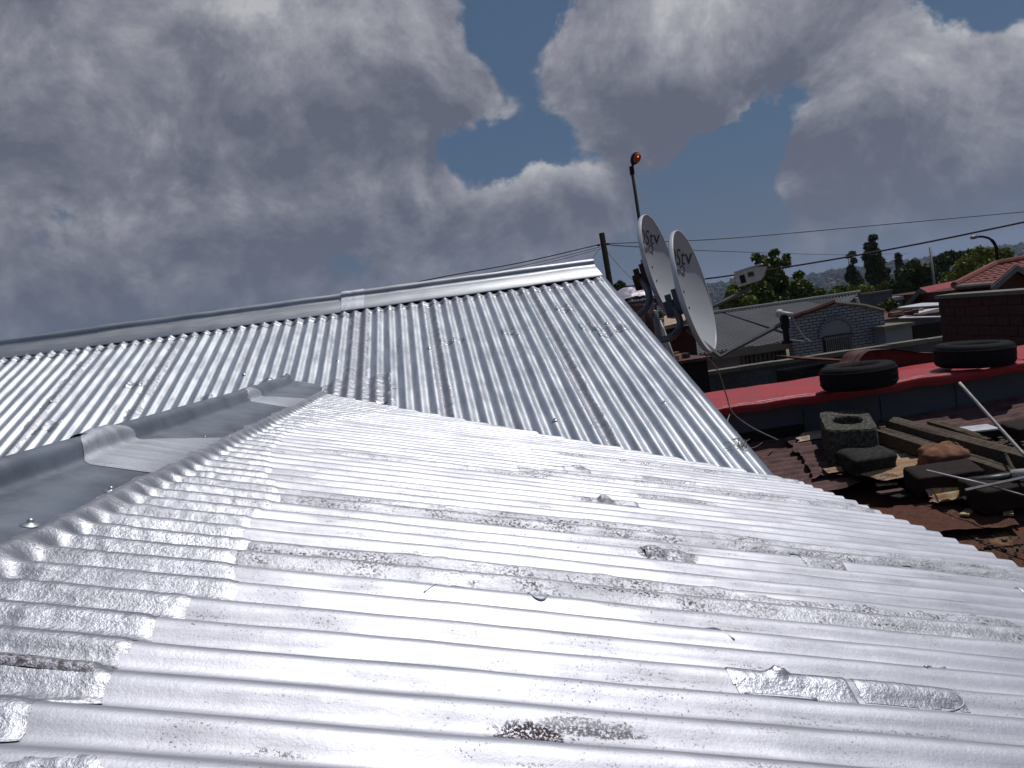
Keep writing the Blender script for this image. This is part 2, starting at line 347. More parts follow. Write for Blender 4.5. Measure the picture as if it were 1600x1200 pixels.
for i in range(len(SEAM)-1):
    a, b = YC+SEAM[i]*PT, YC+SEAM[i+1]*PT+.035
    nx = 150 if i > 2 else 60; ny = int((b-a)/PT*15)
    xs = np.linspace(XR+.02, XE+.004*math.sin(i*2.1), nx)
    X, Y = np.meshgrid(xs, np.linspace(a, b, ny), indexing='ij')
    X = X.copy(); e = sstep(X, XE-.04, XE); X += e*.009*fbm(Y*9, Y*0+i*3.3, 3)
    Yc = np.minimum(Y, yvalley(X)+.008*fbm(X*14, X*0+2, 2))
    Z = zwing(X, Yc)+.0022*sstep(Y, b-.06, b-.03)
    ok = (Y <= yvalley(X)+.01)
    if not ok.any(): continue
    Fc = grid(nx, ny); keep = ok.ravel()[Fc].any(1)
    obj('roof_sheet', np.stack([X, Yc, Z], -1).reshape(-1, 3), Fc[keep], M['alu'], house, True)
# the wing's far slope (seen only from elsewhere)
X, Y = np.meshgrid(np.linspace(XR-.02, XR-2.4, 12), np.linspace(-1.3, 4.7, 60*12), indexing='ij')
Z = zwing(2*XR-X, Y); Yc = np.minimum(Y, yvalley(2*XR-X)); Fc = grid(12, 720); keep = (Y <= yvalley(2*XR-X)+.01).ravel()[Fc].any(1)
obj('roof_sheet', np.stack([X, Yc, Z], -1).reshape(-1, 3), Fc[keep][:, ::-1], M['alu'], house, True)
MSEAM = [-78, -68, -60, -52.5, -44.5, -37.5, -29.5, -21.5, -15.8, -6.85, 0.38]
for i in range(len(MSEAM)-1):
    a, b = XV+MSEAM[i]*PT, XV+MSEAM[i+1]*PT
    nx = int((b-a)/PT*14)+8; ny = 70
    X, Y = np.meshgrid(np.linspace(a-.03, b, nx), np.linspace(3.10, Y0-.01, ny), indexing='ij')
    Z = zmain(X, Y)+.0025*sstep(X, a-.002, a-.03)
    obj('roof_sheet', np.stack([X, Y, Z], -1).reshape(-1, 3), grid(nx, ny), M['alu_main'], house, True)
X, Y = np.meshgrid(np.linspace(-4.7, XV+.02, 900), np.linspace(Y0+.01, Y0+2.8, 10), indexing='ij')
obj('roof_sheet', np.stack([X, Y, zmain(X, 2*Y0-Y)], -1).reshape(-1, 3), grid(900, 10), M['alu_main'], house, True)

def sweep_cap(name, prof, along, pts0, pts1, n, mt, lift=0.0, wob=.0015, endlift=0.0, seed=0):
    """ridge cap: profile (across, up) swept from pts0 to pts1"""
    p0, p1 = np.array(pts0, float), np.array(pts1, float); V = []
    side = np.array(along[0], float)
    for i in range(n):
        t = i/(n-1); c = p0+(p1-p0)*t
        for (u, h) in prof:
            w = wob*float(fbm(np.array(t*9+seed), np.array(u*30+seed), 3)); el = endlift*max(0, t-.9)/.1*(1 if u > 0 else .4)
            V.append(c+side*u+np.array([0, 0, h+w+lift+el]))
    k_ = len(prof)
    return obj(name, V, grid(n, k_), mt, house, True)
def cap_profile(r, fl, slope, drop=.006, thick=True):
    pr = []
    a0 = math.atan(slope)
    right = [(fl, -fl*slope-.004), (fl, -fl*slope+drop*.4), (r*1.9, -r*1.9*slope+.007), (r*1.25, -r*1.25*slope+.006)]
    arc = [(r*math.sin(th), r*.35+r*math.cos(th)*.95) for th in np.linspace(1.75, -1.75, 13)]
    left = [(-u, h) for u, h in right[::-1]]
    return right+arc+left
WCZ = zw0(XR)+PL+.003
cp = cap_profile(.034, .197, TB)
sweep_cap('ridge_cap', cp, ((1, 0, 0),), (XR, -1.3, WCZ), (XR, 1.98, WCZ), 60, M['alu_cap'], 0, .0015)
sweep_cap('ridge_cap', cp, ((1, 0, 0),), (XR, 1.90, WCZ+.002), (XR, 3.56, WCZ+.003), 40, M['alu_cap'], .002, .0015, seed=3)
sweep_cap('ridge_cap', cp, ((1, 0, 0),), (XR, 3.48, WCZ+.005), (XR-.01, 4.58, WCZ+.010), 24, M['alu_cap'], .003, .005, .02, seed=6)
mp = [(-u, h) for u, h in cap_profile(.034, .262, TA)][::-1]
mp = [(-u, h) for u, h in mp]
MCZ = H+.002
def mcap(x0, x1, lift, seed):
    sweep_cap('ridge_cap', [(u, h) for u, h in cap_profile(.033, .262, TA)][::1], ((0, -1, 0),), (x0, Y0, MCZ), (x1, Y0, MCZ), int((x1-x0)/.04), M['alu_cap2'], lift, .0045, seed=seed)
mcap(-4.7, -2.15, 0, 1); mcap(-2.22, -.45, .003, 4); mcap(-.54, XV+.012, .010, 7)
V = []
for i in range(10):
    for (u, h) in cap_profile(.034, .266, TA):
        V.append((-.56+.16*i/9+.012*float(fbm(np.array(u*30), np.array(i*.5), 2)), Y0-u, MCZ+h+.0125+.003*float(fbm(np.array(u*50), np.array(i*1.), 2))))
obj('membrane_band', V, grid(10, 21), M['band'], house, True)

def drape(name, surf, x0, x1, y0, y1, mt, amp=.8, thick=.0022, res=.005, rough=.0012, edge=.012, ragged=.012, seed=0, fn=None, grow=1.0, par=house):
    nx = max(3, int((x1-x0)/(res*grow))); ny = max(3, int((y1-y0)/res))
    X, Y = np.meshgrid(np.linspace(x0, x1, nx), np.linspace(y0, y1, ny), indexing='ij')
    d = np.minimum(np.minimum(X-x0, x1-X), np.minimum(Y-y0, y1-Y))-ragged*(.5+fbm(X*22+seed, Y*22+seed, 4))
    base = surf(X, Y, amp)*.5+surf(X, Y, 1.0)*.5
    base = np.maximum(base, surf(X, Y, 1.0)+.0006) if amp > .55 else base
    Z = base+thick*sstep(d, -.001, edge)+rough*sstep(d, 0, .02)*fbm(X*60+seed, Y*60, 3)+rough*1.6*sstep(d, 0, .02)*np.abs(fbm(X*17+seed, Y*23, 3))
    if fn is not None: Z = Z+fn(X, Y)
    keep = (d > -.001).ravel(); Fc = grid(nx, ny); Fc = Fc[keep[Fc].all(1)]
    if surf is zwing:
        okv = (Y <= yvalley(X)+.006).ravel(); Fc = Fc[okv[Fc].all(1)]
    return obj(name, np.stack([X, Y, Z], -1).reshape(-1, 3), Fc, mt, par, True)
def lumpfn(lst):
    def f(X, Y):
        z = 0
        for (x, y, r, h) in lst:
            rr = np.sqrt((X-x)**2+((Y-y)*1.3)**2)/r; z = z+h*.45*np.exp(-rr**4)*(1+.9*fbm(X*110, Y*110, 3))
        return z
    return f
# fabric membranes painted over: along the wing's ridge cap, over the seams, over leaks
EY = np.array([-1., .60, .70, .79, .87, .94, 1.0, 1.10, 1.17, 1.24, 1.33, 1.45, 1.75, 1.9, 2.05, 2.3, 2.6, 3.0, 3.2, 3.4, 3.75, 4.0, 4.5])
EX = np.array([-.37, -.37, -.40, -.35, -.36, -.35, -.35, -.30, -.31, -.34, -.33, -.37, -.34, -.40, -.42, -.47, -.49, -.46, -.42, -.34, -.28, -.22, -.16])
def ridge_membrane(ya, yb, ry, rx, seed):
    ys = np.linspace(ya, yb, int((yb-ya)/ry)); T, Y = np.meshgrid(np.linspace(0, 1, int(.30/rx)), ys, indexing='ij')
    k_ = np.round((Y-YC)/PT); yq = YC+k_*PT
    xe = np.interp(yq, EY, EX)+.018*vn(k_*3.7, k_*0)+.006*fbm(Y*60, Y*0, 3)
    xs_ = -.607+.012*fbm(Y*9, Y*0+3, 3); X = xs_+(xe-xs_)*T
    d = np.minimum(X-xs_, xe-X)
    w0, w1 = zwing(X, Y, .70), zwing(X, Y, 1.)
    Z = np.maximum(w0*.5+w1*.5, w1+.0004)
    flange = WCZ-(X-XR)*TB+.009; a_ = sstep(X, -.56, -.597); Z = np.maximum(Z, Z*(1-a_)+flange*a_)
    Z = Z+.0022*sstep(d, 0, .014)+.0034*(1-sstep(X, -.54, -.42))*np.abs(fbm(X*19+seed, Y*24, 4))+.0010*fbm(X*70+seed, Y*70, 3)
    Fc = grid(*X.shape); okv = (Y <= yvalley(X)+.006).ravel(); Fc = Fc[okv[Fc].all(1)]
    obj('membrane_strip', np.stack([X, Y, Z], -1).reshape(-1, 3), Fc, M['membrane'], house, True)
ridge_membrane(-.6, 1.9, .0045, .0045, 0); ridge_membrane(1.9, 4.5, .0065, .006, 0)
drape('membrane_strip', zwing, -.36, 1.33, 1.685, 1.80, M['membrane_dark'], .75, .0022, .005, .0014, .008, .012, 11, grow=2)
drape('membrane_strip', zwing, -.34, .46, 1.20, 1.345, M['membrane_dark'], .8, .0022, .0045, .0012, .008, .012, 13, grow=2)
drape('membrane_strip', zwing, .42, 1.33, 1.215, 1.335, M['membrane_dark'], .8, .0024, .0045, .0014, .008, .012, 14, grow=2)
drape('membrane_strip', zwing, -.55, -.352, .795, .853, M['membrane_worn'], .98, .0062, .0035, .0016, .006, .004, 15)
drape('membrane_strip', zwing, -.9+.25, .05, .50, .655, M['membrane'], .85, .003, .0045, .0018, .01, .02, 17)
drape('membrane_strip', zwing, .05, .9, .55, .680, M['membrane'], .85, .0026, .005, .0014, .01, .03, 18)
drape('membrane_strip', zwing, -.38, .30, 2.36, 2.47, M['membrane_dark'], .8, .002, .006, .001, .008, .012, 19, grow=2)
drape('membrane_strip', zwing, .2, 1.33, 2.42, 2.56, M['membrane_dark'], .8, .002, .006, .001, .008, .012, 29, grow=2)
drape('membrane_strip', zwing, .3, 1.33, 2.95, 3.06, M['membrane_dark'], .8, .002, .007, .001, .008, .012, 39, grow=2)
drape('membrane_patch', zwing, .300, .452, .915, .968, M['membrane'], .97, .0012, .003, .001, .004, .003, 21, lumpfn([(.365, .962, .013, .016)]))
drape('membrane_patch', zwing, .452, .60, .922, .972, M['membrane'], .95, .0012, .003, .0006, .012, .010, 22)
drape('membrane_patch', zwing, .34, .45, 1.50, 1.60, M['membrane_dark'], .8, .003, .003, .002, .008, .02, 23, lumpfn([(.375, 1.56, .02, .016), (.42, 1.54, .015, .010)]))
drape('membrane_patch', zwing, .34, .48, 2.03, 2.11, M['membrane_dark'], .8, .003, .004, .001, .008, .012, 24, lumpfn([(.39, 2.085, .018, .026)]))
drape('membrane_patch', zwing, .36, .46, 2.60, 2.68, M['membrane_dark'], .8, .003, .004, .001, .008, .012, 26, lumpfn([(.42, 2.64, .02, .015)]))
drape('membrane_patch', zwing, .70, .80, 1.60, 1.66, M['membrane_dark'], .8, .002, .004, .001, .008, .012, 27)
drape('membrane_patch', zwing, 1.12, 1.30, 1.52, 1.60, M['membrane'], .8, .002, .004, .001, .008, .012, 28, lumpfn([(1.2, 1.56, .02, .008)]))
# drip ridges and brush ridges left in the paint
def ridge(pts, r):
    P = []
    for (x, y) in pts: P.append((x, y, float(zwing(np.array(x), np.array(y)))+.0005))
    MB().tube(catmull(P, 5), r, 6).obj('paint_ridge', M['alu'], house, True)
for pts, r in [([(.56, .958), (.585, .952), (.59, .940), (.57, .930), (.54, .921)], .0013), ([(.655, 1.082), (.63, 1.066), (.615, 1.05), (.60, 1.035)], .003), ([(.325, 1.13), (.345, 1.115), (.36, 1.095)], .0016),
               ([(-.22, 1.145), (-.20, 1.135), (-.18, 1.14)], .002), ([(.30, .90), (.34, .893), (.38, .889)], .003),
               ([(.09, 1.195), (.098, 1.180), (.11, 1.178), (.118, 1.195)], .0022), ([(-.02, 1.19), (.0, 1.2), (.05, 1.21), (.09, 1.2)], .001), ([(-.06, 1.17), (-.045, 1.185), (-.04, 1.2)], .001), ([(.52, 1.15), (.53, 1.14), (.54, 1.125)], .0016)]:
    ridge(pts, r)
# cap joints are bandaged too
def cap_band(y0, y1, seed, side=0):
    prof = [(u, h) for u, h in cp]; n = 26; V = []
    for i in range(n):
        t = i/(n-1)
        for q, (u, h) in enumerate(prof):
            ya_ = y0-.16*min(max(u, 0)/.06, 1); yb_ = y1+.28*max(u, 0)/.19; y = ya_+(yb_-ya_)*t+.03*float(fbm(np.array(u*25+seed), np.array(t*3.), 2))
            V.append((XR+u*1.02, y, WCZ+h+.0008+.0075*min(1, 5*t, 4*(1-t)+.3)+.003*float(fbm(np.array(u*60+seed), np.array(y*60.), 3))*min(1, 6*t)))
    obj('membrane_band', V, grid(n, len(prof)), M['band'], house, True)
cap_band(1.93, 2.10, 1); cap_band(3.52, 3.66, 5)
# membrane over the end of the wing cap on the main roof
drape('membrane_patch', zmain, -.62, -.20, 4.22, 4.62, M['membrane'], .4, .004, .008, .003, .02, .04, 33)
drape('membrane_strip', zmain, -.50, -.36, 4.4, Y0-.2, M['membrane'], .7, .002, .008, .0014, .01, .02, 35, grow=1)
# torn membrane along the foot of the main cap, in lengths
xs_ = [-4.6, -3.9, -3.2, -2.6, -2.05, -1.5, -.95, -.42, .1, .6, .95, XV+.01]
for j in range(len(xs_)-1):
    drape('membrane_strip', zmain, xs_[j]-.01, xs_[j+1]+.01, Y0-.335-.02*(j % 3 == 0), Y0-.235, M['membrane'], .86, .004, .006, .003, .008, .022, 40+j*2.3)
for (x, y, w, h) in [(.10, 4.93, .05, .04), (.17, 4.93, .05, .04), (.47, 4.95, .05, .05), (1.02, 4.75, .06, .08), (.93, 4.85, .05, .06), (1.13, 4.78, .05, .06), (.88, 5.2, .07, .06), (-2.05, 4.55, .07, .06), (-1.72, 4.95, .06, .05), (-1.25, 4.62, .05, .06), (-.93, 4.70, .05, .07)]:
    drape('membrane_patch', zmain, x-w, x+w, y-h, y+h, M['membrane'], .7, .003, .004, .003, .006, .02, x*7+y*3)
for (x, wd) in [(XV-6.85*PT, .05), (XV-15.8*PT, .045), (XV-37.5*PT, .05), (XV-44.5*PT, .05), (XV-52.5*PT, .04)]:
    drape('membrane_strip', zmain, x-wd, x+wd, 3.3, Y0-.33, M['membrane'], .96, .0010, .007, .0010, .01, .03, x*5, grow=1)
# domed roof bolts
def bolt(x, y, z, s=1., nrm=(TB, 0, 1)):
    MB().lathe([(.0001, .016*s), (.004*s, .0155*s), (.007*s, .012*s), (.0075*s, .007*s), (.011*s, .006*s), (.018*s, .0025*s), (.022*s, 0), (.0001, -.001)], (x, y, z), nrm, 14).obj('roof_bolt', M['bolt'], house, True)
for (px, py, s_) in [(47, 822, .72), (173, 769, .66), (320, 687, .62), (359, 686, .62)]:
    d = ray(px, py); t = (H2+TB*X1+.006)/(d[2]+TB*d[0]); p_ = d*t
    bolt(p_[0], p_[1], WCZ-(p_[0]-XR)*TB+.0035, s_)
for i, x in enumerate(np.arange(-4.3, 1.2, PT*7)):
    for yy in (4.85, 3.8):
        q = round((x-XV+.030)/PT)*PT+XV-.030
        if yy > 4.6 or q > .2: bolt(q, yy+.015*math.sin(i*3+yy), float(zmain(np.array(q), np.array(yy)))+.001, .62, (0, -TA, 1))
# walls
w = MB(); w.box((-.73, 1.0, (GZ-.95)/2-.1), (3.7, 4.4, -GZ-.95)); w.obj('wall', M['plaster'], house)
mb = MB(); mb.prism([(XV-.10, 3.25, GZ), (XV-.10, 8.6, GZ), (XV-.10, 8.6, zm0(3.25)-.06), (XV-.10, Y0, H-.06), (XV-.10, 3.25, zm0(3.25)-.06)], (-.2, 0, 0)); mb.obj('wall', M['plaster'], house)
for y_ in (3.35, 8.5): MB().box((-1.8, y_, (GZ-.8)/2), (5.6, .2, -GZ-.8)).obj('wall', M['plaster'], house)

# frayed wires on the corner of the main roof
fr = MB()
fr.tube(catmull([aty(1095, 710, 3.55), aty(1102, 698, 3.5)+[0, 0, .01], aty(1125, 694, 3.45)+[0, 0, .012], aty(1158, 692, 3.4)+[0, 0, .02]], 6), .0028, 5)
for i in range(34):
    a = random.uniform(0, 6.28); r_ = random.uniform(.02, .07)
    c0 = aty(1160+random.uniform(-12, 8), 700+random.uniform(-4, 9), 3.36)
    e_ = c0+np.array([math.cos(a)*r_, random.uniform(-.03, .03), abs(math.sin(a))*r_*1.1-.012])
    fr.tube(catmull([c0, (c0+e_)/2+np.array([0, 0, random.uniform(-.015, .02)]), e_], 4), .0014, 4)
tag(fr.obj('frayed_wire', M['wire_pale'], None, False, aty(1160, 700, 3.36)), 'bundle of frayed pale wires twisted on the corner of the silver roof', 'wire')

# ------------------------------------------------------------------ satellite dishes
def text_mesh(txt, size):
    cu = bpy.data.curves.new('t', 'FONT'); cu.body = txt; cu.size = size; cu.align_x = 'CENTER'; cu.resolution_u = 3
    to = bpy.data.objects.new('t', cu); COL.objects.link(to)
    me = bpy.data.meshes.new_from_object(to.evaluated_get(bpy.context.evaluated_depsgraph_get()))
    V = [tuple(v.co) for v in me.vertices]; Fc = [tuple(p.vertices) for p in me.polygons]
    bpy.data.objects.remove(to); bpy.data.curves.remove(cu); bpy.data.meshes.remove(me); return V, Fc
def dish(px, py, y, rad, label, az=31, el=9, txt2='xanQ', arm_to=None, twin=False, pole=None):
    c = aty(px, py, y); e = math.radians(el); a = math.radians(az)
    n = np.array([math.cos(a)*math.cos(e), -math.sin(a)*math.cos(e), math.sin(e)])
    rt = np.cross([0, 0, 1.], n); rt /= np.linalg.norm(rt); up = np.cross(n, rt)
    t = empty('satellite_dish', c, label, 'satellite dish', 'satellite dishes on the gable')
    sh = lambda u, v: (-.095*(1-(u*u+v*v)))*rad/.4   # depth of the bowl behind the rim plane
    P = lambda u, v, off=0.: c+rt*u*rad*.93+up*v*rad+n*(sh(u, v)+off)
    V = [P(0, 0)]; nr, na = 9, 48; Fc = []
    for i in range(1, nr+1):
        for j in range(na):
            th = 2*math.pi*j/na; V.append(P(i/nr*math.cos(th), i/nr*math.sin(th)))
    for j in range(na): Fc.append((0, 1+j, 1+(j+1) % na))
    for i in range(nr-1):
        for j in range(na): Fc.append((1+i*na+j, 1+(i+1)*na+j, 1+(i+1)*na+(j+1) % na, 1+i*na+(j+1) % na))
    k_ = len(V); V2 = [p-n*.004 for p in V]; V += V2; Fc += [tuple(x+k_ for x in f)[::-1] for f in Fc]
    obj('reflector', V, Fc, M['dish'], t, True)
    mbr = MB(); pr = [(1.0, .004), (1.012, .006), (1.022, .0), (1.022, -.020), (1.010, -.026), (.995, -.020)]
    Vr = []
    for q, h in pr:
        for j in range(na):
            th = 2*math.pi*j/na; Vr.append(c+rt*q*math.cos(th)*rad*.93+up*q*math.sin(th)*rad+n*h)
    k_ = len(pr); mbr.add(Vr, [(i*na+j, i*na+(j+1) % na, ((i+1) % k_)*na+(j+1) % na, ((i+1) % k_)*na+j) for i in range(k_) for j in range(na)])
    mbr.obj('rim', M['dish_rim'], t, True)
    for txt, size, u0, v0 in (('DStv', .150, .15, .49), (txt2, .085, .08, .34)):
        TV, TF = text_mesh(txt, size/ .4*rad)
        V = []
        for (x, yy, _) in TV:
            u = u0+x*1.5/rad; v = v0+yy*1.0/rad; V.append(P(u, v, .0022))
        if TF: obj('lettering', V, TF, M['ink'], t)
    for (u, v) in ((-.22, .06), (.22, .06), (-.22, -.22), (.22, -.22)):
        MB().lathe([(.0001, .004), (.007, .003), (.009, 0)], P(u, v, .001), n, 8).obj('bolt', M['dark_steel'], t)
    # bracket behind the bowl, and the bent pole it is clamped to
    bc = c-n*.17-up*rad*.16
    ax = (n, rt, up)
    MB().box(c-n*.115-up*rad*.08, (.04, .15, .17), ax=ax).box(bc, (.085, .09, .11), ax=ax).box(bc+up*.03-rt*.05, (.04, .012, .13), ax=ax).obj('mount_bracket', M['rust_steel' if twin else 'shed_wall'], t)
    pp = [bc+up*.03]+[np.array(q, float) for q in pole(bc)]
    MB().tube(catmull(pp, 7), .0225, 12).obj('mount_pole', M['steel'], t, True)
    foot = c-up*rad*1.0+n*.0; lnb = foot+n*(.55 if twin else .49)+up*(.09 if twin else .10)
    mid = foot+n*.04-up*.05
    MB().tube([c-up*rad*.55-n*.12, mid, foot+n*.12-up*.03, lnb-[0, 0, .05]], .014, 4).obj('arm', M['gate'], t)
    dd = (c+up*-.1-lnb); dd /= np.linalg.norm(dd)
    if twin:
        MB().box(lnb+up*.03, (.15, .06, .095), ax=(n, rt, up)).prism([lnb+n*.075-rt*.03+up*.078, lnb+n*.14-rt*.03+up*.06, lnb+n*.10-rt*.03-up*.0, lnb+n*.075-rt*.03-up*.017], rt*.06).obj('lnb_bracket', M['plastic'], t)
        MB().box(lnb-rt*.031-n*.03+up*.025, (.035, .004, .055), ax=(n, rt, up)).obj('opening', M['void'], t)
        MB().box(lnb-rt*.031+n*.03+up*.04, (.04, .004, .03), ax=(n, rt, up)).obj('opening', M['rust_steel'], t)
        MB().lathe([(.0001, .05), (.022, .05), (.026, .02), (.02, -.02), (.0001, -.02)], lnb-n*.07+up*.03, dd, 12).obj('lnb', M['plastic'], t, True)
        MB().box(lnb+up*.086+n*.02, (.19, .075, .009), ax=(n, rt, up)).obj('rain_cover', M['white_sheet'], t)
    else:
        MB().box(lnb-[0, 0, .045], (.040, .045, .09)).box(lnb-[0, 0, .13], (.026, .035, .09)).box(lnb-[0, 0, .175], (.05, .05, .015)).obj('lnb_bracket', M['dark_steel'], t)
        MB().lathe([(.0001, .046), (.018, .045), (.026, .036), (.027, .014), (.018, .006), (.015, -.03), (.015, -.055), (.0001, -.056)], lnb+up*.005, dd, 14).obj('lnb', M['plastic'], t, True)
        MB().tube(catmull([lnb-dd*.05, lnb-[0, 0, .06]-dd*.07, lnb-[0, 0, .13]-dd*.11, lnb-[0, 0, .155]-dd*.14, lnb-[0, 0, .16], foot+n*.33-[0, 0, .05], foot+n*.16-[0, 0, .03], mid], 5), .0045, 5).obj('coax_cable', M['wire_pale'], t)
    return t, c, foot
wallx = XV-.10
d1 = dish(1033, 416, 5.75, .375, 'left one of the two big white satellite dishes, nearer the silver roof edge', txt2='xanQ', twin=True,
          pole=lambda b: [aty(1014, 458, 5.6), aty(1013, 474, 5.55), aty(1004, 488, 5.5), aty(985, 497, 5.5)])
d2 = dish(1086, 455, 5.25, .405, 'right one of the two big white satellite dishes, before the grey roofed house', txt2='xanQ',
          pole=lambda b: [aty(1062, 500, 5.2), aty(1060, 515, 5.15), aty(1046, 528, 5.1), aty(1026, 532, 5.1), (wallx, 5.1, aty(1020, 533, 5.1)[2]-.01)])
cb = MB().tube(catmull([aty(1100, 552, 5.2), aty(1122, 580, 5.4), aty(1135, 618, 5.5), aty(1145, 645, 5.5), aty(1175, 668, 5.6), aty(1216, 688, 5.75)], 8), .005, 6)
tag(cb.obj('coax_cable', M['wire_pale'], None, True, aty(1145, 645, 5.5)), 'thin pale cable looping down from the right dish to the rusty roof', 'cable')
cb = MB().tube(catmull([aty(1140, 648, 5.0), aty(1137, 658, 4.8), aty(1143, 668, 4.7), aty(1152, 676, 4.4)], 8), .003, 5)
tag(cb.obj('wire_curl', M['wire_pale'], None, True, aty(1140, 660, 4.8)), 'short curl of wire springing off the edge of the silver roof', 'wire')

# ------------------------------------------------------------------ rusty lean-to roof, lower right
def rz(y): return -2.3+.2*y
def onrust(px, py, lift=0.):
    d = ray(px, py); t = (-2.3+lift)/(d[2]-.2*d[1]); return d*t
shack = empty('rusty_lean_to', (3.4, 5.0, GZ), 'low lean-to roofed with broken rusty corrugated sheets beside the silver roof', 'shed')
def rsheet(P4, mt, lift, amp=.0085, jag=.0, seed=0, nx=44, ny=None, name='roof_sheet', front_jag=0.):
    """corrugated sheet, ribs along x; P4 = (x0,y0),(x1,y0),(x1b,y1),(x0b,y1) outline"""
    (xa, ya), (xb, yb), (xc, yc), (xd, yd) = P4
    ny = ny or int(abs(yd-ya)/PT*10)+4; V = []
    s_ = np.linspace(0, 1, nx); t_ = np.linspace(0, 1, ny)
    Sg, T = np.meshgrid(s_, t_, indexing='ij')
    X = (xa*(1-Sg)+xb*Sg)*(1-T)+(xd*(1-Sg)+xc*Sg)*T; Y = (ya*(1-Sg)+yb*Sg)*(1-T)+(yd*(1-Sg)+yc*Sg)*T
    X = X+jag*(fbm(Y*14+seed, Y*0+1, 3))*(1-sstep(Sg, 0, .2))*2
    Y = Y+front_jag*np.abs(fbm(X*9+seed, X*0+4, 4))*(1-sstep(T, 0, .15))*2
    Z = rz(Y)+lift+amp*np.cos(2*np.pi*Y/PT+seed)+.01*fbm(X*2+seed, Y*2, 3)
    V = np.stack([X, Y, Z], -1).reshape(-1, 3); Fc = grid(nx, ny)
    return obj(name, np.concatenate([V, V-[0, 0, .0015]]), np.concatenate([Fc, Fc[:, ::-1]+len(V)]), mt, shack, True)
rsheet(((1.30, 4.75), (2.62, 5.02), (2.55, 5.98), (1.30, 5.98)), M['rust'], 0, seed=0, nx=50)
rsheet(((2.35, 5.12), (3.25, 4.92), (5.2, 5.98), (2.50, 5.86)), M['rust'], .035, jag=.02, seed=1.2, front_jag=.04, nx=60)
rsheet(((2.52, 5.72), (2.95, 5.72), (2.95, 5.84), (2.60, 5.84)), M['rust_pale'], .055, jag=.05, seed=2, nx=16)
rsheet(((2.45, 5.10), (2.66, 5.10), (2.62, 5.20), (2.40, 5.20)), M['rust_mixed'], .055, jag=.03, seed=2.2, nx=14)
rsheet(((2.60, 4.90), (3.35, 4.60), (3.6, 5.1), (2.70, 5.12)), M['rust_mixed'], .06, jag=.06, seed=3.1, front_jag=.08, nx=44)
rsheet(((2.80, 5.10), (3.6, 5.05), (3.6, 5.42), (2.88, 5.45)), M['rust_pale'], .055, jag=.04, seed=4.1, nx=30)
rsheet(((2.74, 4.46), (3.14, 4.36), (3.3, 4.72), (2.86, 4.72)), M['rust_yellow'], .075, amp=.016, jag=.05, seed=5.0, front_jag=.04, nx=24)
rsheet(((3.02, 4.36), (3.6, 4.30), (3.7, 4.52), (3.05, 4.50)), M['rust_yellow'], .03, amp=.004, jag=.05, seed=6.0, nx=24)
rsheet(((3.3, 4.7), (5.2, 4.7), (5.2, 5.98), (3.3, 5.98)), M['rust'], .02, seed=7, nx=50)
# flat rusted iron and its folded edge along our eave
def flat(name, pts, mt, thick=.004, lift=0., nz=.012):
    P = [np.array([p[0], p[1], rz(p[1])+lift]) for p in pts]; n = 30
    S2, T2 = np.meshgrid(np.linspace(0, 1, n), np.linspace(0, 1, n), indexing='ij')
    V = sum(w_[..., None]*p for w_, p in (((1-S2)*(1-T2), P[0]), (S2*(1-T2), P[1]), (S2*T2, P[2]), ((1-S2)*T2, P[3])))
    V[..., 2] += nz*fbm(V[..., 0]*4, V[..., 1]*4, 4); V = V.reshape(-1, 3); Fc = grid(n, n)
    return obj(name, np.concatenate([V, V-[0, 0, thick]]), np.concatenate([Fc, Fc[:, ::-1]+len(V)]), mt, shack, True)
flat('iron_sheet', [(1.55, 2.6), (4.6, 2.4), (4.6, 4.55), (1.75, 4.45)], M['rust_flat'], lift=-.05)
flat('iron_sheet', [(1.75, 4.40), (3.6, 4.50), (3.6, 5.35), (1.75, 5.35)], M['rust_flat'], lift=-.10)
flat('iron_sheet', [(2.35, 4.28), (3.05, 4.18), (3.15, 4.55), (2.45, 4.62)], M['rust_flat'], lift=.0, nz=.03)
e0 = np.array([1.72, 4.95, rz(4.95)-.01]); e1 = np.array([1.66, 3.0, rz(3.0)])
MB().hexa([e0+[-.05, 0, -.1], e1+[-.05, 0, -.1], e1+[.03, 0, -.1], e0+[.03, 0, -.1], e0+[-.05, 0, .01], e1+[-.05, 0, .01], e1+[.03, 0, .0], e0+[.03, 0, .0]]).obj('edge_flashing', M['rust'], shack)
MB().box((3.4, 4.3, (GZ-1.75)/2), (3.9, 3.3, -GZ-1.75)).obj('wall', M['rust_flat'], shack)

# loose things lying on it
def rough_block(name, c, size, mt, label, cat, rot=0, bev=.14, amp=.02, seed=0, group=None, sub=5, hole=0., tilt=True):
    import bmesh
    bm = bmesh.new(); bmesh.ops.create_cube(bm, size=2); bmesh.ops.subdivide_edges(bm, edges=bm.edges[:], cuts=sub*2, use_grid_fill=True)
    for v in bm.verts:
        p_ = np.array(v.co); q = np.sign(p_)*np.maximum(np.abs(p_)-(1-bev), 0); inner = np.clip(p_, -(1-bev), 1-bev)
        nq = np.linalg.norm(q); p_ = inner+(q/nq*bev if nq > 1e-6 else 0)
        f = 1+amp*float(fbm(np.array(p_[0]*2.2+seed+p_[2]), np.array(p_[1]*2.2+p_[2]*1.7+seed), 4))*4
        v.co = Vector((p_*f)*np.array(size)/2)
    me = bpy.data.meshes.new(name); bm.to_mesh(me); bm.free(); me.materials.append(mt); me.shade_smooth()
    o = bpy.data.objects.new(name, me); COL.objects.link(o); o.location = tuple(c)
    o.rotation_euler = (math.atan(.2) if tilt else 0, 0, rot); BASE[o.name] = np.array(c); return tag(o, label, cat, group)
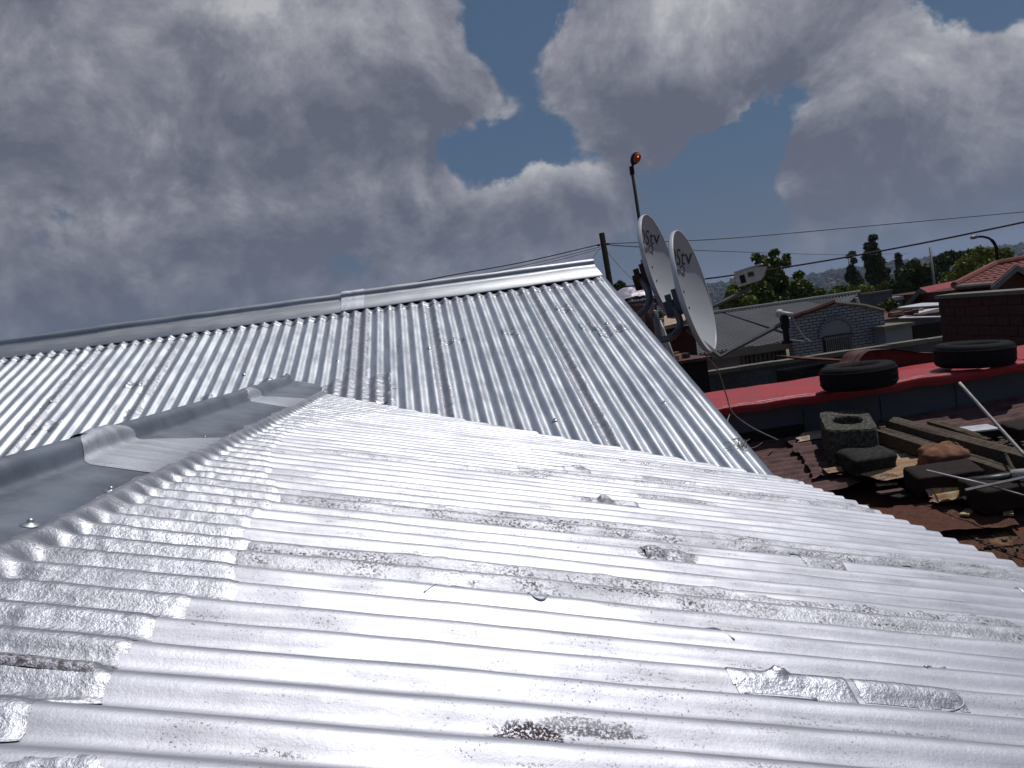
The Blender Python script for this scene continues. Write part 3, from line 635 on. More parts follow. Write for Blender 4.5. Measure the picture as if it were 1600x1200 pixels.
# hollow block: square outside, round core hole, coarse surface
def hollow_block(c, w_, d_, h_, hr, rot):
    n = 64; V = []; rings = []
    def sq(th, a, b, rr=.18):
        cs, sn = math.cos(th), math.sin(th); p_ = 7
        k_ = (abs(cs)**p_+abs(sn)**p_)**(-1/p_); return cs*k_*a, sn*k_*b
    prof = [('s', 1, 0)]+[('s', 1, z) for z in (.2, .4, .6, .8, .95)]+[('s', .975, 1.0)]+[('m', t, 1.0) for t in (.25, .5, .75)]+[('h', 1.06, 1.0), ('h', 1.0, .96)]+[('h', 1, z) for z in (.6, .3, 0)]
    for kd, s_, z in prof:
        for j in range(n):
            th = 2*math.pi*j/n; x, y = sq(th, w_/2, d_/2); hx, hy = hr*math.cos(th)*1.15, hr*math.sin(th)
            if kd == 's': p_ = (x*s_, y*s_)
            elif kd == 'h': p_ = (hx*s_, hy*s_)
            else: p_ = (x*.97*(1-s_)+hx*s_, y*.97*(1-s_)+hy*s_)
            V.append((p_[0], p_[1], z*h_))
    V = np.array(V); V += .004*np.stack([fbm(V[:, 0]*70+a, V[:, 1]*70+V[:, 2]*60, 3) for a in (1, 5, 9)], -1)
    cr, sr = math.cos(rot), math.sin(rot); Vw = np.stack([V[:, 0]*cr-V[:, 1]*sr, V[:, 0]*sr+V[:, 1]*cr, V[:, 2]+.2*(V[:, 0]*sr+V[:, 1]*cr)], -1)+np.array(c)
    k_ = len(prof); Fc = [(i*n+j, i*n+(j+1) % n, ((i+1) % k_)*n+(j+1) % n, ((i+1) % k_)*n+j) for i in range(k_) for j in range(n)]
    o = obj('concrete_block', Vw, Fc, M['breeze'], None, False, c)
    tag(o, 'hollow grey concrete block with a round core hole standing on the rusty roof', 'block')
bc = onrust(1330, 712, .03)
hollow_block(bc, .33, .40, .25, .085, math.radians(-20))
def put(px, py, lift=.04): p_ = onrust(px, py, lift); return p_
q = put(1358, 733); rough_block('stone', q+[0, .02, .06], (.32, .26, .14), M['stone'], 'flat dark rounded stone leaning in front of the hollow concrete block', 'stone', .1, .4, .02, 3)
q = put(1476, 735); rough_block('boulder', q+[0, .0, .075], (.27, .22, .17), M['boulder'], 'orange brown sandstone lump between the timbers and a dark slab', 'rock', -.15, .55, .045, 8)
q = put(1476, 760, .05); rough_block('stone_slab', q+[0, 0, .050], (.40, .20, .13), M['darkbrick'], 'long dark sooty slab lying below the orange sandstone lump', 'stone', -.12, .08, .012, 11)
q = put(1562, 786, .03); rough_block('stone_slab', q+[.03, 0, .065], (.42, .22, .14), M['darkbrick'], 'largest black block at the right edge under the crossed antenna rods', 'stone', .05, .09, .018, 15)
q = put(1298, 745, .02); 
def beam(name, a, b, w_, h_, label, seed, mt=None, grp='weathered timbers on the rusty roof'):
    a = np.array(a); b = np.array(b); L = b-a; n = 28; t = L/np.linalg.norm(L); s_ = np.cross(t, [0, 0, 1.]); s_ /= np.linalg.norm(s_); u_ = np.cross(s_, t)
    V = []; sec = [(-.5, -.5), (0, -.52), (.5, -.5), (.53, 0), (.5, .42), (.28, .5), (.1, .44), (-.12, .52), (-.3, .45), (-.5, .45), (-.52, 0)]
    for i in range(n):
        f = i/(n-1)
        for k_, (x, z) in enumerate(sec):
            no = float(fbm(np.array(f*3+seed), np.array(k_*2.3+seed), 3)); e_ = .08*(no)*(1 if 0 < i < n-1 else .3)
            ex = (L*0.025*float(fbm(np.array(k_*3.1+seed), np.array(seed), 2)))*(1 if i in (0, n-1) else 0)
            V.append(a+L*f+s_*(x+e_)*w_+u_*(z+no*.14)*h_+ex)
    k_ = len(sec); Fc = [(i*k_+j, i*k_+(j+1) % k_, (i+1)*k_+(j+1) % k_, (i+1)*k_+j) for i in range(n-1) for j in range(k_)]+[tuple(range(k_))[::-1], tuple((n-1)*k_+j for j in range(k_))]
    # grain runs along local x
    o = obj(name, V, Fc, mt or M['timber'], None, False, a)
    return tag(o, label, 'timber', grp)
def bpt(px, py, lift): return onrust(px, py, lift)
beam('timber_beam', bpt(1372, 678, .12), bpt(1640, 762, .10), .10, .09, 'front timber beam running from behind the concrete block to behind the orange rock', 1)
beam('timber_beam', bpt(1392, 664, .14), bpt(1660, 738, .16), .11, .11, 'thickest weathered timber beam, second from the front of the pile', 2)
beam('timber_beam', bpt(1440, 668, .16), bpt(1560, 700, .15), .05, .045, 'short split timber lying on the thick beam', 3)
beam('timber_beam', bpt(1452, 661, .17), bpt(1545, 690, .16), .04, .04, 'narrow splintered timber at the back of the pile', 4)
beam('timber_beam', bpt(1470, 662, .17), bpt(1530, 682, .15), .03, .03, 'shortest splinter of timber at the top of the pile', 5)
beam('timber_beam', bpt(1520, 692, .10), bpt(1640, 722, .12), .05, .05, 'timber lath on the right behind the thick beam', 6)
# grey box and rods
q = onrust(1524, 676, .10)
t = empty('metal_box', q, 'flat grey metal box with pale lid on the rubble behind the timbers', 'box')
MB().box(q, (.22, .20, .045), rz=-.25).obj('box_body', M['dark_steel'], t); MB().box(q+[0, 0, .027], (.235, .21, .010), rz=-.25).obj('lid', M['white_sheet'], t)
def rod(name, pts, r, mt, label, cat, n=8, sm=True): return tag(MB().tube(catmull(pts, 6) if len(pts) > 2 else pts, r, n).obj(name, mt, None, sm, pts[0]), label, cat)
rod('white_pole', [aty(1499, 598, 5.0), aty(1550, 655, 4.75), aty(1605, 716, 4.5)], .010, M['plastic'], 'long thin white pole leaning up against the blue grey shed wall', 'pole')
rod('antenna_rod', [onrust(1448, 735, .20), onrust(1546, 758, .22)], .006, M['white_sheet'], 'bright aluminium rod lying across the dark slab', 'rod')
rod('antenna_rod', [onrust(1508, 766, .26), onrust(1610, 744, .28)], .009, M['steel'], 'grey square antenna boom on top of the black block', 'rod', 4, False)
rod('antenna_rod', [onrust(1540, 757, .24), onrust(1620, 780, .24)], .006, M['steel'], 'dull rod drooping right from under the antenna boom', 'rod')
rod('grey_pipe', [onrust(1582, 742, .2), onrust(1680, 733, .2)], .030, M['plastic'], 'short grey plastic pipe at the right edge above the antenna boom', 'pipe', 14)
rod('grey_pipe', [onrust(1526, 750, .16), onrust(1584, 742, .19)], .016, M['steel'], 'thin zinc bracket tube joined to the grey plastic pipe', 'pipe', 8)
rod('bent_strap', [onrust(1562, 690, .16), onrust(1572, 710, .2), onrust(1582, 730, .2), onrust(1598, 752, .2)], .009, M['timber'], 'bent brown strap hanging over the timbers to the pipe', 'strap', 4, False)
lit_ = MB()
for i in range(220):
    p_ = onrust(random.uniform(1440, 1640), random.uniform(805, 880), -.042)
    s_ = random.uniform(.003, .014); lit_.box(p_+[0, 0, s_*.2], (s_*random.uniform(1, 3), s_, s_*.5), rz=random.uniform(0, 3))
tag(lit_.obj('grit', M['breeze']), 'grit and crumbs of mortar strewn over the rusty sheets', 'grit', kind='stuff')
for k_, (px, py, w_, d_, mk, lb) in enumerate([(1385, 756, .12, .05, 'rust_pale', 'pale flake of broken sheet below the dark rounded stone'), (1392, 768, .16, .06, 'rust', 'small rusty offcut in the hollow left of the long slab'),
        (1408, 775, .10, .07, 'stone', 'little grey lump of mortar in the hollow left of the long slab'), (1300, 700, .09, .05, 'rust_mixed', 'orange rust flake beside the foot of the hollow block'),
        (1512, 800, .14, .05, 'rust_yellow', 'yellowed strip of sheet under the largest black block'), (1575, 797, .20, .05, 'rust_yellow', 'long yellow painted strip at the right edge under the largest black block')]):
    tag(MB().box(onrust(px, py, .012), (w_, d_, .012), rz=-.3+.25*k_).obj('sheet_offcut', M[mk], None, False, onrust(px, py, .012)), lb, 'offcut')
# rubble behind the timbers
deb = MB()
for i in range(150):
    p_ = onrust(random.uniform(1500, 1640), random.uniform(676, 712), .06); s_ = random.uniform(.008, .04)
    deb.box(p_+[0, 0, s_*.3], (s_*random.uniform(1, 2.4), s_, s_*.7), rz=random.uniform(0, 3))
tag(deb.obj('rubble', M['timber']), 'chips and bits of broken wood scattered behind the timbers', 'rubble', kind='stuff')
for i, (px, py, s_, lb) in enumerate([(1575, 668, .10, 'small dark lump near the shed wall left of the pole foot'), (1596, 672, .16, 'dark box shaped lump at the right edge against the shed wall')]):
    rough_block('stone', onrust(px, py, .10), (s_*1.4, s_, s_*.6), M['darkbrick'], lb, 'stone', .2*i, .2, .02, i+30)

# ------------------------------------------------------------------ red roofed shed with tyres
ZR = -.80
shed = empty('red_roofed_shed', (4.2, 6.6, GZ), 'low shed with flat red painted roof and blue grey wall behind the rusty sheets', 'shed')
xs = np.linspace(1.3, 6.5, 240); V = []; prof = []
fy = lambda x: 5.84+.02*fbm(x*3, x*0, 3)
for x in xs:
    f = float(fy(np.array(x))); w_ = float(fbm(np.array(x*5), np.array(2.), 3))*.018; dz = .010*float(fbm(np.array(x*1.3), np.array(8.), 2))
    row = [(x, f+.02, ZR-.065+w_), (x, f+.004, ZR-.04+w_+dz), (x, f-.012, ZR-.012+dz+w_*.6), (x, f+.005, ZR+.004+dz+w_*.5), (x, f+.04, ZR+.002+dz)]+[(x, f+.04+(1.1*k_/6), ZR+.01*float(fbm(np.array(x*2), np.array(k_*.8), 3))+dz*(1-k_/6)) for k_ in range(1, 7)]+[(x, f+1.15, ZR-.10)]
    V += row
obj('roof_sheet', V, grid(240, 12), M['red'], shed, True)
MB().box((3.9, 6.06, (GZ+ZR-.02)/2), (5.2, .08, -GZ+ZR-.02)).obj('wall', M['shed_wall'], shed)
MB().box((3.9, 6.9, (GZ+ZR-.12)/2), (5.2, .08, -GZ+ZR-.12)).obj('wall', M['shed_wall'], shed)
for x_ in (1.32, 6.48): MB().box((x_, 6.48, (GZ+ZR-.12)/2), (.05, .74, -GZ+ZR-.12)).obj('wall', M['shed_wall'], shed)
for x in np.arange(1.5, 6.4, .62): MB().box((x, 6.014, (GZ+ZR-.10)/2), (.012, .008, -GZ+ZR-.14)).obj('cover_strip', M['shed_wall'], shed)
a = aty(1508, 642, 6.01); b = aty(1400, 664, 6.01)
t_ = MB(); t_.box(((a[0]+b[0])/2, 6.005, (a[2]+b[2])/2+.02), (a[0]-b[0], .03, .035)); t_.box((a[0], 6.003, a[2]-.30), (.045, .03, .62)); t_.box((b[0], 6.003, a[2]-.30), (.045, .03, .60)).obj('door_frame', M['void'], shed)
MB().box((1.95, 5.98, rz(6)+.02), (1.5, .05, .10)).obj('painted_shadow_gap', M['void'], shed)  # dark strip painted as the shadow gap at the wall's foot
def tyre(px, py, R_, w_, label, tilt=(0, 0), z=None, rot=0):
    c = atz(px, py, ZR+.012+w_/2)
    prof = []
    for a_ in np.linspace(0, 2*math.pi, 20, endpoint=False):
        ca, sa = math.cos(a_), math.sin(a_); r_ = R_-.075+.075*np.sign(ca)*abs(ca)**.55; h = w_/2*np.sign(sa)*abs(sa)**.6
        prof.append((r_ if ca > 0 else R_-.075+.06*ca, h))
    t = empty('tyre', c, label, 'tyre', 'tyres lying on the red roof')
    c = np.array(c)
    axis = (math.sin(tilt[0]), math.sin(tilt[1]), 1)
    MB().lathe(prof, c, axis, 56, True).obj('casing', M['rubber'], t, True)
    tr = MB()
    for k_ in range(3):
        h = (k_-1)*w_*.24; tr.lathe([(R_-.004, h-.008), (R_+.0015, h-.006), (R_+.0015, h+.006), (R_-.004, h+.008)], c, axis, 56)
    tr.obj('tread', M['rubber'], t)
    return t
tyre(1341, 587, .268, .175, 'black tyre lying flat on the red roof, left one near the middle')
tyre(1522, 553, .285, .18, 'black tyre tilted on the red roof at the right, before the brick wall', tilt=(.05, -.03))
# red rag / raised red flap at the right of the roof
mb = MB(); P = [aty(1498, 585, 5.98), aty(1560, 572, 5.95), aty(1640, 550, 5.9), aty(1640, 562, 5.86), aty(1560, 577, 5.86)]
mb.prism(P, (0, .25, .01)); mb.obj('raised_flap', M['red'], shed)
# pale strips along the red roof's lip: worn paint and a painted edge highlight
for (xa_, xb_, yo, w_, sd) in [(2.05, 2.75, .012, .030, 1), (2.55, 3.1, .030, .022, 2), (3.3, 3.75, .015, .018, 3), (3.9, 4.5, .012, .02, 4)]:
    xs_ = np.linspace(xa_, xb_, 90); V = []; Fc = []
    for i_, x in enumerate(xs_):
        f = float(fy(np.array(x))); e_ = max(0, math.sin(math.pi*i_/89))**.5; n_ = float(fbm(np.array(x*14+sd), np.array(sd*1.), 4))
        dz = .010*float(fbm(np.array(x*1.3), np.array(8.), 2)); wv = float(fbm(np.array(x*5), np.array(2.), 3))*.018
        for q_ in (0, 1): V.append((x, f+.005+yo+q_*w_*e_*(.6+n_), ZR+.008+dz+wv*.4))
    obj('worn_lip_highlight', V, grid(90, 2), M['lip_highlight'], shed)
# bent rusty sheet lying behind the tyres
V = []; cs_ = [(1328, 570), (1340, 567), (1350, 553), (1365, 547), (1400, 546), (1440, 551), (1465, 551)]
pth = catmull([aty(a_, b_, 6.75) for a_, b_ in cs_], 6)
for p_ in pth: V += [p_+[0, -.0, 0], p_+[0, .22, .0]]
V = np.array(V); n = len(pth); Fc = grid(n, 2)
o = obj('bent_rusty_sheet', np.concatenate([V, V-[0, 0, .006]]), np.concatenate([Fc, Fc[:, ::-1]+len(V)]), M['rust'], None, True, pth[0])
tag(o, 'bent rusty brown sheet resting behind the tyres on the red roof', 'metal sheet')
front_ = [p_+[0, .03, -.008] for p_ in pth]; fl_ = [np.array([pth[-1][0], 6.78, ZR-.02]), np.array([pth[0][0], 6.78, ZR-.02])]  # dark front face standing in for the sheet's underside in shade
tag(MB().prism((front_+fl_)[::-1], (0, .30, 0)).obj('shaded_underside_fill', M['redbrick'], None, False, pth[0]), 'dark maroon fill painted as the shaded underside of the bent rusty sheet behind the tyres', 'box')
mb = MB(); mb.box(((pth[0][0]+pth[-1][0])/2, 7.26, ZR+.0), (pth[-1][0]-pth[0][0]-.1, .12, .11))  # dark block added to fill in the shade beneath the sheet
tag(mb.obj('shade_fill_block', M['void'], None, False, (pth[0][0], 7.16, ZR)), 'dark block filling in the shade under the bent rusty sheet', 'timber')

# ------------------------------------------------------------------ ground and far hills: one sheet
def ground_h(x, y):
    r = np.hypot(x, y); az = np.arctan2(x, y)
    h = GZ-10*sstep(r, 45, 260)-14*sstep(r, 300, 1400)
    crest = 52+12*np.sin(az*5+1.1)+12*fbm(az*9, az*0+3, 4)+14*sstep(az, .25, .75)
    h = h+crest*sstep(r, 1150, 2700)+8*fbm(x*.004, y*.004, 4)*sstep(r, 250, 900)
    h = h-35*sstep(r, 3000, 5200)
    return h
rr_ = np.concatenate([[0.5], np.geomspace(3, 6000, 130)]); aa = np.linspace(-math.pi, math.pi, 361)
Rg, Ag = np.meshgrid(rr_, aa, indexing='ij'); Xg, Yg = Rg*np.sin(Ag), Rg*np.cos(Ag)
mt, G_, b, pos = newmat('earth_and_grass')
f1 = G_.noise(pos, .35, 8, .65); f2 = G_.noise(pos, .02, 6, .7); f3 = G_.noise(pos, .10, 5, .75)
c_ = G_.ramp(f1, [(.3, (.11, .075, .05)), (.5, (.16, .12, .08)), (.62, (.07, .08, .035)), (.75, (.05, .07, .025))])
far = G_.ramp(G_.m('ADD', G_.m('MULTIPLY', f2, .5), G_.m('MULTIPLY', f3, .5)), [(.38, (.014, .024, .012)), (.50, (.025, .036, .018)), (.60, (.055, .050, .035)), (.70, (.09, .06, .045))])
dist = G_.n('ShaderNodeVectorMath', operation='LENGTH', inp={0: pos}).outputs['Value']
sset(G_, b, Base_Color=G_.mix(G_.smooth(dist, 60, 300), c_, far), Roughness=.95, Normal=bump(G_, f1, .6, .05))
o = obj('ground', np.stack([Xg, Yg, ground_h(Xg, Yg)], -1).reshape(-1, 3), grid(len(rr_), len(aa)), mt, None, True); tag(o, kind='structure')

# ------------------------------------------------------------------ trees
def leaves(centers, rads, n, size, seed, squash=1.0, up=0.0):
    R_ = np.random.default_rng(seed); k_ = R_.choice(len(centers), n, p=(np.array(rads)**2.4)/np.sum(np.array(rads)**2.4))
    C = np.array(centers)[k_]; r_ = np.array(rads)[k_]
    d = R_.normal(size=(n, 3)); d /= np.linalg.norm(d, axis=1)[:, None]
    P = C+d*(r_*R_.random(n)**.55)[:, None]*np.array([1, 1, squash])
    a = R_.normal(size=(n, 3)); a[:, 2] += up; a /= np.linalg.norm(a, axis=1)[:, None]
    b = np.cross(a, R_.normal(size=(n, 3))); b /= np.linalg.norm(b, axis=1)[:, None]
    s_ = (size*(.6+.8*R_.random(n)))[:, None]
    V = np.stack([P-a*s_, P+b*s_*.45, P+a*s_, P-b*s_*.45], 1).reshape(-1, 3)
    return V, np.arange(4*n).reshape(-1, 4)
def tree(name, label, base, top, blobs_, n, size, mt, seed, trunk_r=.12, group='trees behind the houses', squash=1.0, cat='tree'):
    """base: ground point; blobs_: list of (offset from base, radius)"""
    base = np.array(base, float); t = empty(name, base, label, cat, group)
    cs = [base+np.array(o_) for o_, _ in blobs_]; rs = [r_ for _, r_ in blobs_]
    tr = MB(); apex = base+np.array([0, 0, top*.8]); tr.tube([base-[0, 0, .3], base+[.1, 0, top*.3], (base+apex)/2+[-.1, .1, 0], apex], [trunk_r, trunk_r*.8, trunk_r*.55, trunk_r*.15], 8)
    for c_ in cs[::max(1, len(cs)//10)]:
        s_ = base+np.array([0, 0, max(.2*top, min((c_-base)[2]*.6, top*.7))]); tr.tube([s_, (s_+c_)/2+[0, 0, -.1], c_], [trunk_r*.35, trunk_r*.22, trunk_r*.08], 5)
    tr.obj('trunk', M['bark'], t)
    V, Fc = leaves(cs, rs, n, size, seed, squash, .3); obj('crown', V, Fc, mt, t)
    return t
def shape_tree(name, label, px, py_top, py_base, y, outline, n, size, mt, seed, depth=.8, **k):
    """outline: list of (px, py, radius in px) clumps as seen; spread in depth too"""
    sc = y/FPX; R_ = random.Random(seed); base = aty(px, py_base, y); gz = float(ground_h(np.array(base[0]), np.array(base[1]))); base[2] = gz
    bl = []
    for (a_, b_, r_) in outline:
        for q_ in range(2):
            c_ = aty(a_, b_, y)+np.array([0, R_.uniform(-1, 1)*depth*r_*sc*2.0, 0]); bl.append((c_-base, r_*sc*R_.uniform(.8, 1.1)))
    top = aty(px, py_top, y)[2]-gz
    return tree(name, label, base, top, bl, n, size, mt, seed, **k)
R2 = random.Random(5)
# spiky tree behind the grey roof
ol = [(1211, 395, 7), (1207, 410, 9), (1180, 402, 6), (1187, 412, 8), (1195, 405, 7), (1228, 402, 6), (1222, 412, 9), (1200, 430, 20), (1185, 445, 20), (1220, 440, 22), (1245, 432, 9), (1253, 428, 5), (1175, 460, 22), (1205, 465, 28), (1240, 455, 20), (1160, 470, 18), (1146, 478, 14), (1250, 470, 16), (1130, 480, 9), (1190, 480, 25), (1225, 480, 24)]
shape_tree('spiky_tree', 'spiky dark green tree rising behind the grey roof, nearest of the trees', 1205, 385, 500, 30, ol, 30000, .09, M['leaf_mid'], 11, trunk_r=.2)
ol = [(1146, 452, 8), (1140, 462, 10), (1152, 468, 12), (1134, 472, 9), (1165, 475, 12)]
shape_tree('bushy_tree', 'yellow green bush below the feed of the left dish', 1148, 445, 495, 27, ol, 6000, .07, M['leaf_yellow'], 12, trunk_r=.08)
ol = [(1332, 396, 3.5), (1332, 408, 5), (1331, 420, 7), (1333, 432, 9), (1334, 444, 10), (1336, 456, 10), (1327, 400, 3)]
shape_tree('poplar_tree', 'shorter slender poplar left of the tall poplar', 1333, 388, 470, 75, ol, 9000, .17, M['leaf_poplar'], 13, trunk_r=.25, group='poplars on the skyline')
ol = [(1363, 372, 5), (1361, 385, 8), (1357, 395, 6), (1362, 400, 10), (1364, 415, 12), (1366, 430, 13), (1366, 445, 14), (1374, 392, 5), (1377, 408, 7), (1380, 425, 8), (1380, 440, 9), (1356, 412, 6)]
shape_tree('poplar_tree', 'tallest dark poplar with a forked right side', 1365, 364, 468, 70, ol, 14000, .17, M['leaf_poplar'], 14, trunk_r=.3, group='poplars on the skyline')
ol = [(1405, 400, 2.6), (1406, 408, 3), (1407, 416, 3.5), (1406, 425, 5)]
shape_tree('poplar_tree', 'thin far poplar between the tall poplar and the round trees', 1406, 392, 455, 120, ol, 1200, .5, M['leaf_poplar'], 15, trunk_r=.2, group='poplars on the skyline')
ol = [(1425, 418, 13), (1410, 428, 13), (1440, 425, 15), (1428, 440, 18), (1405, 445, 12), (1450, 440, 12), (1440, 452, 14), (1415, 455, 14)]
shape_tree('round_tree', 'round dark green tree left of the thin pole', 1428, 405, 480, 55, ol, 14000, .14, M['leaf_dark'], 16, trunk_r=.25)
ol = [(1475, 408, 12), (1490, 402, 12), (1505, 400, 10), (1470, 425, 14), (1462, 436, 10)]
shape_tree('round_tree', 'dark tree behind the yellow green tree, right of the thin pole', 1480, 395, 470, 62, ol, 9000, .15, M['leaf_dark'], 17, trunk_r=.25)
ol = [(1500, 418, 16), (1520, 408, 16), (1540, 400, 14), (1555, 404, 12), (1565, 398, 12), (1535, 420, 18), (1510, 430, 16), (1488, 434, 12), (1478, 442, 9), (1560, 415, 14), (1572, 406, 8), (1530, 392, 8)]
shape_tree('round_tree', 'broad yellow green tree behind the tiled roof', 1535, 385, 455, 48, ol, 20000, .12, M['leaf_yellow'], 18, trunk_r=.25)
for i, (px, py, r_, y, mt_, lb) in enumerate([(1275, 462, 13, 45, 'leaf_mid', 'low olive tree just right of the spiky tree'), (1298, 462, 12, 50, 'leaf_yellow', 'low yellowish tree between the spiky tree and the poplars'), (1320, 455, 13, 55, 'leaf_mid', 'low bushy tree at the foot of the shorter poplar'),
      (1345, 455, 12, 52, 'leaf_yellow', 'low bushy tree between the two poplars'), (1388, 448, 10, 60, 'leaf_mid', 'low bushy tree right of the tallest poplar'), (965, 446, 9, 40, 'leaf_dark', 'dark treetop behind the ridge end of the silver roof'), (1030, 500, 12, 26, 'leaf_mid', 'green shrub seen between roof edge and left dish')]):
    ol = [(px+R2.uniform(-1, 1)*r_, py+R2.uniform(-.3, .8)*r_, r_*R2.uniform(.5, .8)) for _ in range(7)]
    shape_tree('bushy_tree', lb, px, py-r_, py+30, y, ol, 4500, .13, M[mt_], 30+i, trunk_r=.12)
pc = aty(1385, 477, 24)
shape_tree('potted_shrub', 'small bright green shrub beside the brick gable', 1386, 470, 486, 21, [(1380, 478, 6), (1388, 473, 6), (1395, 476, 5), (1384, 482, 5), (1401, 477, 3)], 1400, .055, M['leaf_mid'], 50, trunk_r=.03, group=None, cat='shrub')

# far town: houses and tree clumps on the hills, too far to part
def scatter_far(name, label, n, mt, mk, seed, rmin, rmax):
    R_ = random.Random(seed); mb = MB()
    for _ in range(n):
        az = R_.uniform(.12, .72) if R_.random() < .8 else R_.uniform(-.6, 1.0); r_ = R_.uniform(rmin, rmax)
        x, y = r_*math.sin(az), r_*math.cos(az); z = float(ground_h(np.array(x), np.array(y))); mk(mb, x, y, z, R_)
    return tag(mb.obj(name, mt), label, kind='stuff')
def fh(mb, x, y, z, R_):
    w_, d_, h_, a_ = R_.uniform(8, 14), R_.uniform(7, 10), R_.uniform(3, 5), R_.uniform(0, 3)
    ax = np.array([math.cos(a_), math.sin(a_), 0]); ay = np.array([-math.sin(a_), math.cos(a_), 0]); c = np.array([x, y, z])
    P = [c-ax*w_/2-ay*d_/2, c+ax*w_/2-ay*d_/2, c+ax*w_/2+ay*d_/2, c-ax*w_/2+ay*d_/2]; u_ = np.array([0, 0, h_]); r1 = c-ax*w_*.3+u_+[0, 0, 2.2]; r2 = c+ax*w_*.3+u_+[0, 0, 2.2]
    mb.add(P+[p_+u_ for p_ in P]+[r1, r2], [(0, 1, 5, 4), (1, 2, 6, 5), (2, 3, 7, 6), (3, 0, 4, 7), (4, 5, 9, 8), (6, 7, 8, 9), (5, 6, 9), (7, 4, 8)])
def ftree(mb, x, y, z, R_):
    r_ = R_.uniform(4, 10); h_ = r_*R_.uniform(1.2, 2.2); n = 6
    V = [(x, y, z+h_)]+[(x+r_*R_.uniform(.7, 1.1)*math.cos(6.283*j/n), y+r_*math.sin(6.283*j/n), z+h_*R_.uniform(.45, .8)) for j in range(n)]+[(x+r_*.8*math.cos(6.283*j/n), y+r_*.8*math.sin(6.283*j/n), z-1) for j in range(n)]
    mb.add(V, [(0, 1+j, 1+(j+1) % n) for j in range(n)]+[(1+j, 7+j, 7+(j+1) % n, 1+(j+1) % n) for j in range(n)])
M['far_roof'] = plain('far_red_roofs', [(.13, .040, .030), (.09, .070, .06), (.18, .055, .04), (.24, .22, .21)], .02, .9, bscale=.2)
scatter_far('far_houses', 'distant hillside houses with red and pale roofs', 1500, M['far_roof'], fh, 3, 1000, 2500)
M['far_tree'] = plain('far_tree_green', [(.012, .020, .011), (.022, .033, .015)], .05, .9, bscale=.4)
scatter_far('far_trees', 'distant tree clumps covering the hillside', 3600, M['far_tree'], ftree, 4, 700, 2900)

# ------------------------------------------------------------------ boundary wall, grey roofed brick house
def slab(mb, x0, x1, y0, y1, z0, z1): return mb.box(((x0+x1)/2, (y0+y1)/2, (z0+z1)/2), (abs(x1-x0), abs(y1-y0), abs(z1-z0)))
wy = 11.5
wz = aty(1270, 556, wy)[2]
xa, xb = aty(1040, 590, wy)[0], aty(1475, 527, wy)[0]
t = empty('boundary_wall', (xa, wy, GZ), 'long grey concrete boundary wall with pale coping behind the red roof', 'wall')
slab(MB(), xa-.6, xb+.3, wy, wy+.15, GZ, wz-.06).obj('wall_face', M['concrete'], t)
nx_ = 9
for i in range(nx_):
    x0 = xa-.6+(xb-xa+.9)*i/nx_; x1 = xa-.6+(xb-xa+.9)*(i+1)/nx_-.008
    slab(MB(), x0, x1, wy-.04, wy+.19, wz-.059+.004*math.sin(i*5), wz+.004*math.sin(i*3)).obj('coping', M['coping'], t)
# rusty box panel at the wall's foot
p0, p1 = aty(1250, 562, 9.0), aty(1342, 567, 9.0)
t = empty('rusty_bin', ((p0[0]+p1[0])/2, 9.3, GZ), 'dark box with rusty red top against the boundary wall', 'box')
slab(MB(), p0[0], p1[0], 9.0, 9.7, GZ, p1[2]-.01).obj('box_side', M['void'], t)
MB().hexa([p0, p1, p1+[0, .7, .02], p0+[0, .7, .02], p0+[0, 0, .02], p1+[0, 0, .02], p1+[0, .7, .04], p0+[0, .7, .04]]).obj('box_top', M['rust_flat'], t)

HY = 15.5; HZE = aty(1180, 540, HY)[2]; 
hx0, hx1 = aty(1085, 545, HY)[0], aty(1245, 530, HY)[0]; gx0, gx1 = aty(1236, 520, HY-.5)[0], aty(1381, 500, HY-.5)[0]
grey = empty('grey_roofed_house', ((hx0+gx1)/2, HY+2, GZ), 'pale brick house with grey corrugated roof and arched gated entrance', 'house')
slab(MB(), hx0-.6, gx0, HY, HY+.2, GZ, HZE-.05).obj('wall', M['plaster_dark'], grey)
slab(MB(), hx0-.6, gx1, HY+7, HY+7.2, GZ, HZE-.05).obj('wall', M['plaster_dark'], grey)
slab(MB(), hx0-.6, hx0-.4, HY+.2, HY+7, GZ, HZE-.05).obj('wall', M['plaster_dark'], grey)
rdz = aty(1220, 476, HY+3.6)[2]
def corr_roof(name, xa_, xb_, ya_, za_, yb_, zb_, mt, parent, pitch=.085, amp=.020, front=None):
    nx = int((xb_-xa_)/pitch*6); X = np.linspace(xa_, xb_, nx); V = []
    for tt in (0, .5, 1):
        Xc = X if front is None else np.minimum(X, front+(xb_-front)*tt)
        V.append(np.stack([Xc, np.full(nx, ya_+(yb_-ya_)*tt), za_+(zb_-za_)*tt+amp*np.cos(2*np.pi*X/pitch)], -1))
    V = np.stack(V, 1).reshape(-1, 3); return obj(name, V, grid(nx, 3), mt, parent, True)
rx1 = aty(1345, 470, HY+3.6)[0]
corr_roof('roof_sheet', hx0-.8, gx0+.2, HY-.35, HZE+.02, HY+3.6, rdz, M['roof_grey'], grey)
corr_roof('roof_sheet', gx0+.21, rx1, HY+.1, HZE+.12, HY+3.6, rdz, M['roof_grey'], grey, front=gx1-1.0)
corr_roof('roof_sheet', hx0-.8, rx1, HY+7.5, HZE-.25, HY+3.61, rdz, M['roof_grey'], grey)
slab(MB(), hx0-.8, gx0+.1, HY-.38, HY-.35, HZE-.13, HZE+.01).obj('fascia', M['coping'], grey)
MB().tube([(hx0-.8, HY+3.6, rdz+.02), (rx1, HY+3.6, rdz+.02)], .06, 8).obj('ridge_cap', M['roof_grey'], grey)
